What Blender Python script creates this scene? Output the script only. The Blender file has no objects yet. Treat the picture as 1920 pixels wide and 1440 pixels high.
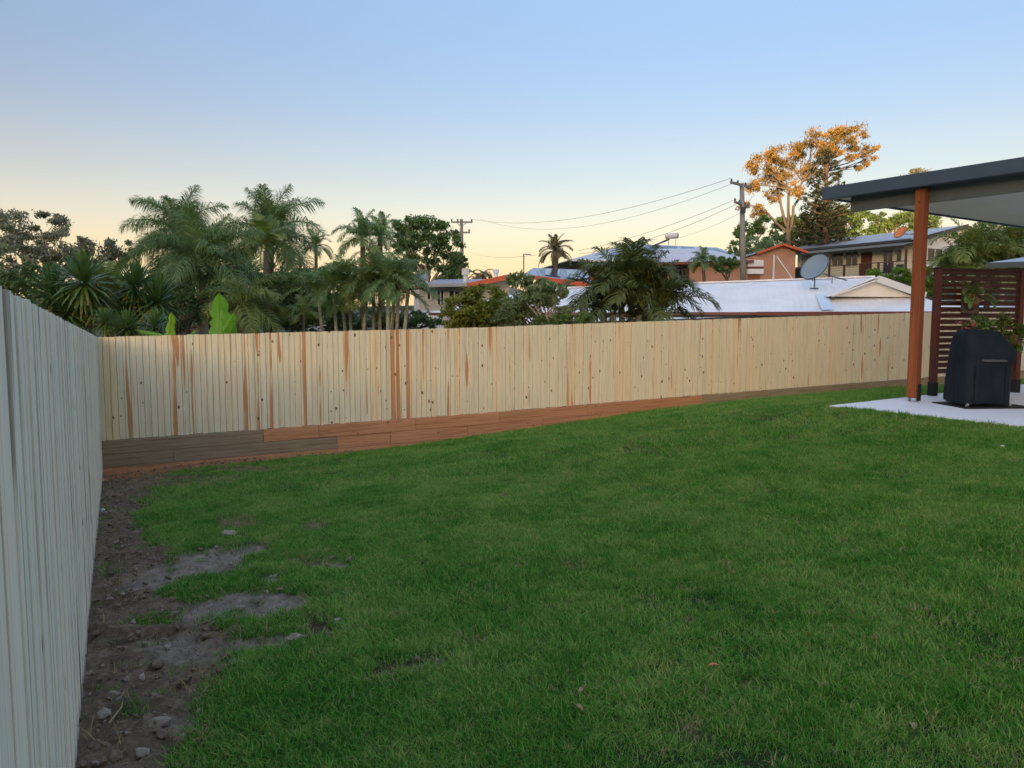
import bpy, math, random
import numpy as np
from mathutils import Vector, Matrix
random.seed(11); RS = np.random.RandomState(5)
SC = bpy.context.scene
COL = SC.collection

# ------------------------------------------------------------------ camera, sky, sun, exposure
F = 1440.0
PITCH = math.atan(125/1440)
cam = bpy.data.cameras.new('camera'); cam_o = bpy.data.objects.new('camera', cam); COL.objects.link(cam_o)
cam.sensor_width = 36; cam.lens = 36*F/1920; cam.clip_end = 3000; cam.clip_start = 0.05
cam_o.location = (0, 0, 0); cam_o.rotation_euler = (math.pi/2-PITCH, 0, 0)
SC.camera = cam_o
SUN_EL, SUN_AZ = math.radians(4.5), math.radians(200)      # azimuth of the sun, clockwise from +Y
w = bpy.data.worlds.new('World'); SC.world = w; w.use_nodes = True
wn = w.node_tree.nodes; wl = w.node_tree.links
bg = wn['Background']
sky = wn.new('ShaderNodeTexSky'); sky.sky_type = 'NISHITA'; sky.sun_disc = False
sky.sun_elevation = SUN_EL; sky.sun_rotation = SUN_AZ; sky.air_density = 1.0; sky.dust_density = 4.0; sky.ozone_density = 1.5
# the sky model grades too green low down and too dark overhead for this evening: one correction by elevation, alike all round
tcw = wn.new('ShaderNodeTexCoord'); sxw = wn.new('ShaderNodeSeparateXYZ'); wl.new(tcw.outputs['Generated'], sxw.inputs[0])
rw = wn.new('ShaderNodeValToRGB'); cr_ = rw.color_ramp; cr_.interpolation = 'B_SPLINE'
_st = [(0, (0.897, 0.916, 0.972), (0.7352, 0.5176, 0.2848)), (2, (0.897, 0.916, 0.972), (0.623, 0.4571, 0.2773)), (4.3, (0.897, 0.916, 0.972), (0.4617, 0.2892, 0.1683)), (7.4, (0.897, 0.916, 0.972), (0.2638, 0.1653, 0.1297)), (9.9, (0.897, 0.916, 0.972), (0.1589, 0.0719, 0.0451)), (14.4, (0.811, 0.878, 1.021), (0.0657, 0.0088, 0.0)), (21.6, (0.795, 0.953, 1.113), (0.0497, 0.0078, 0.0)), (27.5, (1.356, 1.235, 1.348), (0.0, 0.0, 0.0)), (47.5, (2.9, 2.45, 2.42), (0.0, 0.0, 0.0)), (67.5, (3.9, 3.4, 3.25), (0.0, 0.0, 0.0)), (90, (3.99, 3.7, 3.5), (0.0, 0.0, 0.0))]
while len(cr_.elements) > 1: cr_.elements.remove(cr_.elements[-1])
for i_, (e_, c_, g_) in enumerate(_st):
    el_ = cr_.elements[0] if i_ == 0 else cr_.elements.new(math.sin(math.radians(e_)))
    el_.position = math.sin(math.radians(e_)); el_.color = (c_[0]/4, c_[1]/4, c_[2]/4, 1)
wl.new(sxw.outputs[2], rw.inputs[0])
vm = wn.new('ShaderNodeVectorMath'); vm.operation = 'MULTIPLY'; wl.new(sky.outputs[0], vm.inputs[0]); wl.new(rw.outputs[0], vm.inputs[1])
vs = wn.new('ShaderNodeVectorMath'); vs.operation = 'SCALE'; vs.inputs['Scale'].default_value = 4; wl.new(vm.outputs[0], vs.inputs[0])
# horizon glow of the evening haze, alike all round
rg_ = wn.new('ShaderNodeValToRGB'); cg_ = rg_.color_ramp; cg_.interpolation = 'B_SPLINE'
while len(cg_.elements) > 1: cg_.elements.remove(cg_.elements[-1])
for i_, (e_, c_, g_) in enumerate(_st[:8]):
    el_ = cg_.elements[0] if i_ == 0 else cg_.elements.new(math.sin(math.radians(e_)))
    el_.position = math.sin(math.radians(e_)); el_.color = (*g_, 1)
wl.new(sxw.outputs[2], rg_.inputs[0])
vg = wn.new('ShaderNodeVectorMath'); vg.operation = 'SCALE'; vg.inputs['Scale'].default_value = 1/.3; wl.new(rg_.outputs[0], vg.inputs[0])
va = wn.new('ShaderNodeVectorMath'); va.operation = 'ADD'; wl.new(vs.outputs[0], va.inputs[0]); wl.new(vg.outputs[0], va.inputs[1])
wl.new(va.outputs[0], bg.inputs[0]); bg.inputs[1].default_value = 0.15
sun = bpy.data.lights.new('sun', 'SUN'); sun.energy = 3.6; sun.angle = math.radians(0.6); sun.color = (1, .58, .27)
sun_o = bpy.data.objects.new('sun', sun); COL.objects.link(sun_o)
sd = Vector((math.sin(SUN_AZ)*math.cos(SUN_EL), math.cos(SUN_AZ)*math.cos(SUN_EL), math.sin(SUN_EL)))
sun_o.rotation_euler = sd.to_track_quat('Z', 'Y').to_euler()
SC.view_settings.view_transform = 'Standard'; SC.view_settings.look = 'None'
SC.view_settings.gamma = 1; SC.view_settings.exposure = 1.55

# ------------------------------------------------------------------ maths helpers
_f = np.array([0, math.cos(PITCH), -math.sin(PITCH)]); _u = np.array([0, math.sin(PITCH), math.cos(PITCH)])
def ray(x, y): return _f+np.array([(x-960)/F, 0, 0])-(y-720)/F*_u
def at(x, y, Y): d = ray(x, y); return Vector(d*(Y/d[1]))
def atz(x, y, z): d = ray(x, y); return Vector(d*(z/d[2]))
def proj(P):
    P = np.asarray(P, float); d = P@_f; return 960+F*P[..., 0]/d, 720-F*(P@_u)/d
def px2m(r, Y): return r*Y/F
def tps(pts):
    A = np.array(pts, float); n = len(A)
    def k(r2): return np.where(r2 > 0, r2*np.log(np.maximum(r2, 1e-12)), 0)*.5
    D = ((A[:, None, :2]-A[None, :, :2])**2).sum(-1)
    M = np.zeros((n+3, n+3)); M[:n, :n] = k(D)+np.eye(n)*.02; M[:n, n] = 1; M[:n, n+1:] = A[:, :2]; M[n:, :n] = M[:n, n:].T
    sol = np.linalg.solve(M, np.r_[A[:, 2], 0, 0, 0])
    def g(X, Y):
        X = np.atleast_1d(np.asarray(X, float)); Y = np.atleast_1d(np.asarray(Y, float)); sh = X.shape
        x = X.ravel(); y = Y.ravel(); out = np.zeros(len(x))
        for i in range(0, len(x), 20000):
            d = (x[i:i+20000, None]-A[None, :, 0])**2+(y[i:i+20000, None]-A[None, :, 1])**2
            out[i:i+20000] = k(d)@sol[:n]+sol[n]+sol[n+1]*x[i:i+20000]+sol[n+2]*y[i:i+20000]
        return out.reshape(sh)
    return g
def vnoise(x, y, seed=0):
    xi = np.floor(x).astype(np.int64); yi = np.floor(y).astype(np.int64); xf = x-xi; yf = y-yi
    def h(a, b):
        n = (a*374761393+b*668265263+seed*982451653) & 0x7fffffff
        n = ((n ^ (n >> 13))*1274126177) & 0x7fffffff
        return ((n ^ (n >> 16)) & 0xffff)/65535.0
    u = xf*xf*(3-2*xf); v = yf*yf*(3-2*yf)
    return (h(xi, yi)*(1-u)+h(xi+1, yi)*u)*(1-v)+(h(xi, yi+1)*(1-u)+h(xi+1, yi+1)*u)*v
def fbm(x, y, o=4, seed=0):
    s = 0; a = .5; t = 0
    for i in range(o): s = s+a*vnoise(x*2**i+i*17.3, y*2**i-i*9.1, seed+i); t += a; a *= .5
    return s/t
def sstep(a, b, x): t = np.clip((x-a)/(b-a), 0, 1); return t*t*(3-2*t)

# yard and land heights, metres relative to the eye
YARD = tps([(0, 0, -1.42), (-.2, 1, -1.47), (-1.57, 2.62, -1.6), (-2.77, 4.9, -1.75), (-3.4, 6.1, -1.85), (-5.05, 9.2, -2.12), (-6, 11.04, -2.3), (-4.64, 11.78, -2.22),
    (-2.66, 12.63, -2.2), (-.39, 13.79, -2.08), (2.49, 14.86, -1.84), (5.47, 15.99, -1.69), (9.07, 17.58, -1.6), (11.5, 18.6, -1.58),
    (4.16, 10.01, -1.17), (5.49, 8.16, -1.17), (6.7, 11.57, -1.17), (9, 11, -1.17), (7, 8, -1.17), (9, 7, -1.17), (8.54, 13.04, -1.2), (9.5, 15, -1.4),
    (3, 3, -1.30), (6, 3, -1.15), (2, 7.5, -1.42), (0, 6, -1.62), (-1.5, 9, -1.85), (3, -4, -1.3), (-2, -4, -1.4), (9, -3, -1.1), (11, 3, -1.1)])
LAND = tps([(-6, 14, -2.8), (2, 17, -2.6), (9, 20, -2.4), (14, 22, -2.0), (-12, 14, -2.9), (-30, 30, -3), (-12, 30, -2.5), (-4, 36, -1.2), (12, 40, .6), (20, 52, 2.2), (28, 52, 2.3), (34, 56, 2.6),
    (30, 75, 4.0), (50, 60, 4), (0, 60, .5), (0, 90, 1.0), (-50, 60, -2), (-60, 120, 0), (60, 120, 6), (0, 150, 3), (16, 12, -2.0), (20, 0, -1.9), (0, -3, -2.2), (-10, 0, -2.8), (8, 5, -2.0), (-6, 5, -2.8), (15, 30, -1.2), (24, 38, .9), (0, -30, -2), (30, -30, -1), (-30, -30, -3)])
def land(X, Y):
    X = np.asarray(X, float); Y = np.asarray(Y, float)
    r = np.hypot(X, Y); base = LAND(X, Y); far = np.clip((r-110)/120, 0, 1); base = base*(1-far)+2.5*far
    base = np.clip(base, -4, 9)
    b = -(X*math.sin(SUN_AZ+math.pi)+Y*math.cos(SUN_AZ+math.pi))           # distance behind, toward an unseen ridge added to keep sun off the yard
    rg = 36.0*np.exp(-((b-350)/110)**2)*(.95+.1*fbm(X/60, Y/60, 3, 8))
    lat = X*math.cos(SUN_AZ+math.pi)-Y*math.sin(SUN_AZ+math.pi)
    rg = rg*(1+np.clip(.27*(7-lat), 0, 13)/36.0)  # crest of the added ridge raised to one side to shade poles and pine
    return base+np.where(b > 40, rg*sstep(40, 140, b), 0)
def gz(X, Y): return float(land(np.array([X]), np.array([Y]))[0])
def yz(X, Y): return float(YARD(np.array([X]), np.array([Y]))[0])

# ------------------------------------------------------------------ material helpers
def nmat(name):
    m = bpy.data.materials.new(name); m.use_nodes = True; nt = m.node_tree
    b = nt.nodes['Principled BSDF']; return m, nt.nodes, nt.links, b
def ramp(N, stops):
    r = N.new('ShaderNodeValToRGB'); cr = r.color_ramp
    while len(cr.elements) > 1: cr.elements.remove(cr.elements[-1])
    cr.elements[0].position = stops[0][0]; cr.elements[0].color = (*stops[0][1], 1)
    for p, c in stops[1:]:
        e = cr.elements.new(p); e.color = (*c, 1)
    return r
def mixc(N, L, fac, a, b, typ='MIX'):
    m = N.new('ShaderNodeMix'); m.data_type = 'RGBA'; m.blend_type = typ
    for s, v in ((m.inputs[0], fac), (m.inputs[6], a), (m.inputs[7], b)):
        if isinstance(v, (int, float)): s.default_value = v
        elif isinstance(v, tuple): s.default_value = (*v, 1)
        else: L.new(v, s)
    return m.outputs[2]
def math_(N, L, op, a, b=None, c=None, clamp=False):
    m = N.new('ShaderNodeMath'); m.operation = op; m.use_clamp = clamp
    for i, v in enumerate((a, b, c)):
        if v is None: continue
        if isinstance(v, (int, float)): m.inputs[i].default_value = v
        else: L.new(v, m.inputs[i])
    return m.outputs[0]
def noise(N, L, scale, vec=None, detail=4, rough=.6, dist=0):
    t = N.new('ShaderNodeTexNoise'); t.inputs['Scale'].default_value = scale; t.inputs['Detail'].default_value = detail
    t.inputs['Roughness'].default_value = rough; t.inputs['Distortion'].default_value = dist
    if vec is not None: L.new(vec, t.inputs['Vector'])
    return t.outputs['Fac']
def mapping(N, L, vec, scale=(1, 1, 1), loc=(0, 0, 0)):
    m = N.new('ShaderNodeMapping'); m.inputs['Scale'].default_value = scale; m.inputs['Location'].default_value = loc
    L.new(vec, m.inputs['Vector']); return m.outputs[0]
def bump(N, L, h, b, strength=.3, dist=.01):
    n = N.new('ShaderNodeBump'); n.inputs['Strength'].default_value = strength; n.inputs['Distance'].default_value = dist
    L.new(h, n.inputs['Height']); L.new(n.outputs[0], b.inputs['Normal'])
def plain(name, c, rough=.7, var=.18, scale=3.0, metal=0, bmp=0, spec=.3, stretch=(1, 1, 1)):
    m, N, L, b = nmat(name)
    tc = N.new('ShaderNodeNewGeometry').outputs['Position']; v = mapping(N, L, tc, stretch)
    f = noise(N, L, scale, v, 6, .65)
    r = ramp(N, [(.3, tuple(x*(1-var) for x in c)), (.7, tuple(min(1, x*(1+var)) for x in c))]); L.new(f, r.inputs[0])
    L.new(r.outputs[0], b.inputs['Base Color']); b.inputs['Roughness'].default_value = rough; b.inputs['Metallic'].default_value = metal
    b.inputs['Specular IOR Level'].default_value = spec
    if bmp: bump(N, L, noise(N, L, scale*8, v), b, bmp, .01)
    return m
def leafmat(name, dark, light, trans=.25, rough=.55, extra=None):
    m, N, L, b = nmat(name)
    at_ = N.new('ShaderNodeAttribute'); at_.attribute_name = 'v'
    oi = N.new('ShaderNodeObjectInfo')
    n1 = noise(N, L, 1.1, N.new('ShaderNodeNewGeometry').outputs['Position'], 2)
    v = math_(N, L, 'ADD', math_(N, L, 'MULTIPLY', at_.outputs['Fac'], .6), math_(N, L, 'ADD', math_(N, L, 'MULTIPLY', n1, .5), math_(N, L, 'MULTIPLY', oi.outputs['Random'], .25)))
    st = [(.3, dark), (.85, light)]
    if extra: st.append((1.0, extra))
    r = ramp(N, st); L.new(v, r.inputs[0]); c = r.outputs[0]
    L.new(c, b.inputs['Base Color']); b.inputs['Roughness'].default_value = rough; b.inputs['Specular IOR Level'].default_value = .35
    tr = N.new('ShaderNodeBsdfTranslucent'); L.new(mixc(N, L, .5, c, (light[0]*1.6, light[1]*1.6, light[2]*.8)), tr.inputs[0])
    mx = N.new('ShaderNodeMixShader'); mx.inputs[0].default_value = trans
    L.new(b.outputs[0], mx.inputs[1]); L.new(tr.outputs[0], mx.inputs[2]); L.new(mx.outputs[0], N['Material Output'].inputs[0])
    return m

# new treated-pine timber; per-board values ride on the object colour: r = orange heartwood width, g = its place, b = tone
def timber(name, base, dark, tintA, tintB, orange, axis='z', knots=1.0, grain=1.0, crack=.0):
    m, N, L, b = nmat(name)
    tc = N.new('ShaderNodeTexCoord').outputs['Object']; oi = N.new('ShaderNodeObjectInfo')
    off = N.new('ShaderNodeVectorMath'); off.operation = 'SCALE'; off.inputs[0].default_value = (31.7, 17.1, 43.3); L.new(oi.outputs['Random'], off.inputs['Scale'])
    ad = N.new('ShaderNodeVectorMath'); ad.operation = 'ADD'; L.new(tc, ad.inputs[0]); L.new(off.outputs[0], ad.inputs[1]); P = ad.outputs[0]
    st = (1, 1, .022) if axis == 'z' else (.022, 1, 1)
    g = noise(N, L, 55*grain, mapping(N, L, P, st), 5, .7, .4)
    g2 = noise(N, L, 14*grain, mapping(N, L, P, tuple(.3 if x < 1 else 1 for x in st)), 3, .5, 1.2)
    col = ramp(N, [(.32, dark), (.52, base), (.75, tuple(min(1, x*1.12) for x in base))]); L.new(g, col.inputs[0]); c = col.outputs[0]
    sc = N.new('ShaderNodeSeparateColor'); L.new(oi.outputs['Color'], sc.inputs[0])
    tr = ramp(N, [(0, tintA), (.5, (1, 1, 1)), (1, tintB)]); L.new(sc.outputs[2], tr.inputs[0])
    c = mixc(N, L, 1.0, c, tr.outputs[0], 'MULTIPLY')
    c = mixc(N, L, math_(N, L, 'MULTIPLY', g2, .35 if not crack else .2), c, dark)
    sx = N.new('ShaderNodeSeparateXYZ'); L.new(tc, sx.inputs[0])
    across = sx.outputs[0] if axis == 'z' else sx.outputs[2]; along = sx.outputs[2] if axis == 'z' else sx.outputs[0]
    # orange heartwood streak
    lowf = mapping(N, L, P, (.01, .01, 1) if axis == 'z' else (1, .01, .01))
    wob = math_(N, L, 'MULTIPLY', math_(N, L, 'SUBTRACT', noise(N, L, .55, lowf, 1), .5), .09)
    ragged = math_(N, L, 'MULTIPLY', math_(N, L, 'SUBTRACT', noise(N, L, 5, mapping(N, L, P, (6, 1, .6) if axis == 'z' else (.6, 1, 6)), 3), .5), .022)
    ctr = math_(N, L, 'MULTIPLY', math_(N, L, 'SUBTRACT', sc.outputs[1], .5), .085)
    dd = math_(N, L, 'ABSOLUTE', math_(N, L, 'SUBTRACT', math_(N, L, 'SUBTRACT', across, ctr), wob))
    wd = math_(N, L, 'ADD', ragged, math_(N, L, 'MULTIPLY', sc.outputs[0], math_(N, L, 'ADD', .016, math_(N, L, 'MULTIPLY', noise(N, L, .8, lowf, 2), .055))))
    wd = math_(N, L, 'SUBTRACT', wd, math_(N, L, 'MULTIPLY', math_(N, L, 'SUBTRACT', 1.05, sc.outputs[0]), math_(N, L, 'MULTIPLY', math_(N, L, 'SUBTRACT', noise(N, L, .9, mapping(N, L, P, (.01, .01, 1) if axis == 'z' else (1, .01, .01), (4, 9, 2)), 1), .42), .22)))
    wd = math_(N, L, 'MULTIPLY', wd, math_(N, L, 'GREATER_THAN', sc.outputs[0], .01))
    sm = math_(N, L, 'MULTIPLY', math_(N, L, 'SUBTRACT', wd, dd), 130, clamp=True)
    og = mixc(N, L, g, tuple(x*.55 for x in orange), tuple(min(1, x*1.25) for x in orange))
    c = mixc(N, L, math_(N, L, 'MULTIPLY', sm, .9), c, og)
    # knots
    kn_ = N.new('ShaderNodeTexNoise'); kn_.inputs['Scale'].default_value = 60; L.new(P, kn_.inputs['Vector'])
    kd_ = N.new('ShaderNodeVectorMath'); kd_.operation = 'SCALE'; kd_.inputs['Scale'].default_value = .014; L.new(kn_.outputs['Color'], kd_.inputs[0])
    ka_ = N.new('ShaderNodeVectorMath'); ka_.operation = 'ADD'; L.new(P, ka_.inputs[0]); L.new(kd_.outputs[0], ka_.inputs[1])
    kv = mapping(N, L, ka_.outputs[0], (1, .001, .7) if axis == 'z' else (.7, .001, 1))
    vo = N.new('ShaderNodeTexVoronoi'); vo.inputs['Scale'].default_value = 10.5; L.new(kv, vo.inputs['Vector'])
    sc2 = N.new('ShaderNodeSeparateColor'); L.new(vo.outputs['Color'], sc2.inputs[0])
    rad = math_(N, L, 'MULTIPLY', math_(N, L, 'GREATER_THAN', sc2.outputs[0], .12), math_(N, L, 'ADD', .035*knots, math_(N, L, 'MULTIPLY', math_(N, L, 'POWER', sc2.outputs[1], 1.6), .19*knots)))
    km = math_(N, L, 'MULTIPLY', math_(N, L, 'SUBTRACT', rad, vo.outputs['Distance']), 30, clamp=True)
    c = mixc(N, L, math_(N, L, 'MULTIPLY', km, .9), c, mixc(N, L, sc2.outputs[2], (.06, .03, .015), (.20, .09, .035)))
    if crack:
        cr_ = noise(N, L, 30, mapping(N, L, P, (1, 1, .012) if axis == 'z' else (.012, 1, 1), (3, 1, 7)), 3, .6)
        cm = math_(N, L, 'MULTIPLY', math_(N, L, 'SUBTRACT', cr_, .57), 12, clamp=True)
        cp = noise(N, L, 2.5, mapping(N, L, P, (4, 1, 1), (9, 4, 2)), 3)
        cm = math_(N, L, 'MULTIPLY', cm, math_(N, L, 'MULTIPLY', math_(N, L, 'SUBTRACT', cp, .42), 7, clamp=True))
        c = mixc(N, L, math_(N, L, 'MULTIPLY', cm, crack), c, (.14, .10, .07))
        st_ = noise(N, L, 9, mapping(N, L, P, (1, 1, .35), (5, 5, 5)), 4, .7)       # weather stains
        c = mixc(N, L, math_(N, L, 'MULTIPLY', math_(N, L, 'MULTIPLY', math_(N, L, 'SUBTRACT', st_, .55), 5, clamp=True), .25), c, (.50, .43, .33))
        dirt = math_(N, L, 'MULTIPLY', math_(N, L, 'SUBTRACT', math_(N, L, 'MULTIPLY', st_, .16), along), 14, clamp=True)
        c = mixc(N, L, math_(N, L, 'MULTIPLY', dirt, .7), c, (.20, .15, .11))
    L.new(c, b.inputs['Base Color']); b.inputs['Roughness'].default_value = .8; b.inputs['Specular IOR Level'].default_value = .2
    bump(N, L, math_(N, L, 'SUBTRACT', g, math_(N, L, 'MULTIPLY', km, .6)), b, .35, .004)
    return m

M = {}
M['paling'] = timber('pine_paling', (.84, .75, .55), (.62, .52, .35), (.93, .99, .97), (1.03, .92, .78), (.60, .26, .10), knots=1.0)
M['paling_grey'] = timber('rough_sawn_paling', (.84, .79, .65), (.67, .62, .50), (.95, 1.0, 1.0), (1.02, .985, .95), (.40, .36, .27), knots=.8, grain=1.2, crack=.95)
M['sleeper'] = timber('orange_sleeper', (.62, .30, .155), (.34, .15, .07), (.75, .8, .85), (1.05, 1.15, 1.1), (.48, .22, .09), axis='x', knots=.7)
M['sleeper_grey'] = timber('grey_sleeper', (.37, .27, .17), (.19, .13, .08), (.95, 1.02, 1.0), (1.15, 1.0, .9), (.25, .18, .10), axis='x', knots=.5)
M['stain'] = timber('stained_post', (.25, .080, .034), (.14, .042, .018), (.9, .9, .9), (1.1, 1.1, 1.1), (.33, .10, .03), knots=.25)
M['slat'] = plain('stained_slat', (.048, .017, .014), .5, .25, 9, bmp=.1, stretch=(1, 1, 6))
M['screenpost'] = plain('stained_screen_post', (.085, .026, .020), .5, .2, 9)
M['steel_dark'] = plain('dark_blue_grey_steel', (.055, .085, .13), .45, .08, 2)
M['beam'] = plain('grey_beam_steel', (.10, .125, .135), .5, .08, 2)
M['ceiling'] = plain('white_roof_panel', (.82, .83, .84), .5, .06, 1)
M['slab'] = plain('painted_concrete', (.74, .75, .77), .6, .06, 2.5, bmp=.05)
M['black'] = plain('black_rubber', (.015, .015, .017), .8, .2, 5)
M['galv'] = plain('galvanised_steel', (.35, .36, .37), .4, .1, 6, metal=.6)
M['whiteroof'] = None
M['rock'] = plain('grey_rock', (.30, .24, .19), .9, .3, 30, bmp=.5)
M['clod'] = plain('soil_clod', (.18, .125, .085), 1, .4, 30, bmp=.5)
M['straw'] = plain('dry_grass', (.30, .22, .11), .9, .3, 30)
M['bark'] = plain('brown_bark', (.11, .085, .065), .9, .35, 6, bmp=.4, stretch=(1, 1, .3))
M['barkpale'] = plain('pale_bark', (.36, .31, .26), .8, .3, 2.5, bmp=.2, stretch=(1, 1, .5))
M['canestem'] = plain('pale_palm_stem', (.34, .33, .24), .7, .3, 5, bmp=.2, stretch=(.3, .3, 3))
M['glass'] = plain('dark_window_glass', (.02, .025, .03), .12, .1, 1, spec=.6)
M['pole'] = plain('weathered_pole', (.24, .235, .225), .9, .25, 4, bmp=.2, stretch=(3, 3, .4))
M['cable'] = plain('cable_grey', (.22, .22, .24), .6, .1, 1)

def roofmat(name, c, period=.2, rough=.45, dirn=(1, 0, 0), depth=.012):
    m, N, L, b = nmat(name)
    g = N.new('ShaderNodeNewGeometry').outputs['Position']
    dt = N.new('ShaderNodeVectorMath'); dt.operation = 'DOT_PRODUCT'; L.new(g, dt.inputs[0]); dt.inputs[1].default_value = dirn
    s = math_(N, L, 'SINE', math_(N, L, 'MULTIPLY', dt.outputs['Value'], 2*math.pi/period))
    n = noise(N, L, .8, g, 6, .7)
    r = ramp(N, [(.3, tuple(x*.86 for x in c)), (.7, tuple(min(1, x*1.08) for x in c))]); L.new(n, r.inputs[0])
    L.new(r.outputs[0], b.inputs['Base Color']); b.inputs['Roughness'].default_value = rough; b.inputs['Specular IOR Level'].default_value = .4
    bump(N, L, s, b, .6, depth); return m

# ------------------------------------------------------------------ mesh helpers
def V3(a): return Vector((float(a[0]), float(a[1]), float(a[2])))
class MB:
    def __init__(s): s.v = []; s.f = []
    def box(s, c, sz, rz=0, rot=None):
        R = rot if rot is not None else Matrix.Rotation(rz, 3, 'Z'); b = len(s.v)
        for i in (-1, 1):
            for j in (-1, 1):
                for k in (-1, 1):
                    s.v.append(V3(c)+R@Vector((i*sz[0]/2, j*sz[1]/2, k*sz[2]/2)))
        for q in ((0, 1, 3, 2), (4, 6, 7, 5), (0, 4, 5, 1), (2, 3, 7, 6), (0, 2, 6, 4), (1, 5, 7, 3)): s.f.append([b+i for i in q])
        return s
    def hexa(s, p):      # 8 corners: bottom 4 then top 4, same order
        b = len(s.v); s.v += [V3(x) for x in p]
        for q in ((3, 2, 1, 0), (4, 5, 6, 7), (0, 1, 5, 4), (1, 2, 6, 5), (2, 3, 7, 6), (3, 0, 4, 7)): s.f.append([b+i for i in q])
        return s
    def poly(s, pts, th=None):      # polygon, thickened downward by th
        b = len(s.v); n = len(pts); s.v += [V3(p) for p in pts]; s.f.append(list(range(b, b+n)))
        if th:
            s.v += [V3(p)-Vector((0, 0, th)) for p in pts]; s.f.append([b+n+i for i in range(n)][::-1])
            for i in range(n): j = (i+1) % n; s.f.append([b+i, b+n+i, b+n+j, b+j])
        return s
    def bar(s, a, c, w, h=None):
        a = V3(a); c = V3(c); d = c-a; L_ = d.length
        if L_ < 1e-6: return s
        h = h or w; q = d.to_track_quat('X', 'Z').to_matrix()
        return s.box((a+c)/2, (L_, w, h), rot=q)
    def tube(s, pts, rad, n=8, cap=True):
        pts = [V3(p) for p in pts]; b0 = len(s.v); m = len(pts)
        if not hasattr(rad, '__len__'): rad = [rad]*m
        for i, p in enumerate(pts):
            t = (pts[min(i+1, m-1)]-pts[max(i-1, 0)]).normalized()
            a = t.cross(Vector((0.13, 1, 0.21))).normalized(); c = t.cross(a)
            for k in range(n):
                an = 2*math.pi*k/n; s.v.append(p+(a*math.cos(an)+c*math.sin(an))*rad[i])
        for i in range(m-1):
            for k in range(n):
                a_ = b0+i*n+k; b_ = b0+i*n+(k+1) % n; s.f.append([a_, b_, b_+n, a_+n])
        if cap: s.f.append([b0+k for k in range(n)][::-1]); s.f.append([b0+(m-1)*n+k for k in range(n)])
        return s
    def mesh(s, name, mat, origin=Vector((0, 0, 0)), smooth=False):
        me = bpy.data.meshes.new(name); me.from_pydata([tuple(v-origin) for v in s.v], [], s.f)
        if mat: me.materials.append(mat)
        if smooth: me.polygons.foreach_set('use_smooth', [True]*len(me.polygons))
        me.update(); return me
def link(name, me, loc=(0, 0, 0), parent=None, rot=None, scale=None, col=None):
    o = bpy.data.objects.new(name, me); COL.objects.link(o)
    loc = V3(loc)
    if parent is not None: o.parent = parent; loc = loc-wloc(parent)
    o.location = loc
    if rot is not None: o.rotation_euler = rot
    if scale is not None: o.scale = scale if hasattr(scale, '__len__') else (scale,)*3
    if col is not None: o.color = (*col, 1)
    return o
def wloc(o):
    l = Vector(o.location)
    while o.parent is not None: o = o.parent; l += Vector(o.location)
    return l
def part(name, mb, mat, parent, origin=None, smooth=False, bevel=0, col=None):
    if origin is None: origin = sum((v for v in mb.v), Vector())/max(1, len(mb.v))
    o = link(name, mb.mesh(name, mat, origin, smooth), origin, parent, col=col)
    if bevel: bev(o, bevel)
    return o
def bev(o, w, seg=2):
    b = o.modifiers.new('bevel', 'BEVEL'); b.width = w; b.segments = seg; b.limit_method = 'ANGLE'
def tag(o, label, cat, group=None):
    o['label'] = label; o['category'] = cat
    if group: o['group'] = group
    return o
def thing(name, label, cat, loc, group=None, rz=0):
    o = bpy.data.objects.new(name, None); COL.objects.link(o); o.location = V3(loc); o.rotation_euler = (0, 0, rz); o.empty_display_size = .2
    return tag(o, label, cat, group)
def struct(o): o['kind'] = 'structure'; return o
def stuff(o, label=None, cat=None):
    o['kind'] = 'stuff'
    if label: o['label'] = label
    if cat: o['category'] = cat
    return o
def arrmesh(name, v, f, mat, attr=None, smooth=False):
    v = np.asarray(v, np.float32); f = np.asarray(f, np.int32); k = f.shape[1]
    me = bpy.data.meshes.new(name); me.vertices.add(len(v)); me.vertices.foreach_set('co', v.ravel())
    me.loops.add(f.size); me.loops.foreach_set('vertex_index', f.ravel())
    me.polygons.add(len(f)); me.polygons.foreach_set('loop_start', np.arange(0, f.size, k, dtype=np.int32))
    me.polygons.foreach_set('loop_total', np.full(len(f), k, np.int32))
    if smooth: me.polygons.foreach_set('use_smooth', np.ones(len(f), bool))
    me.update(calc_edges=True)
    if mat: me.materials.append(mat)
    if attr is not None:
        a = me.attributes.new('v', 'FLOAT', 'FACE'); a.data.foreach_set('value', np.asarray(attr, np.float32))
    return me

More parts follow.
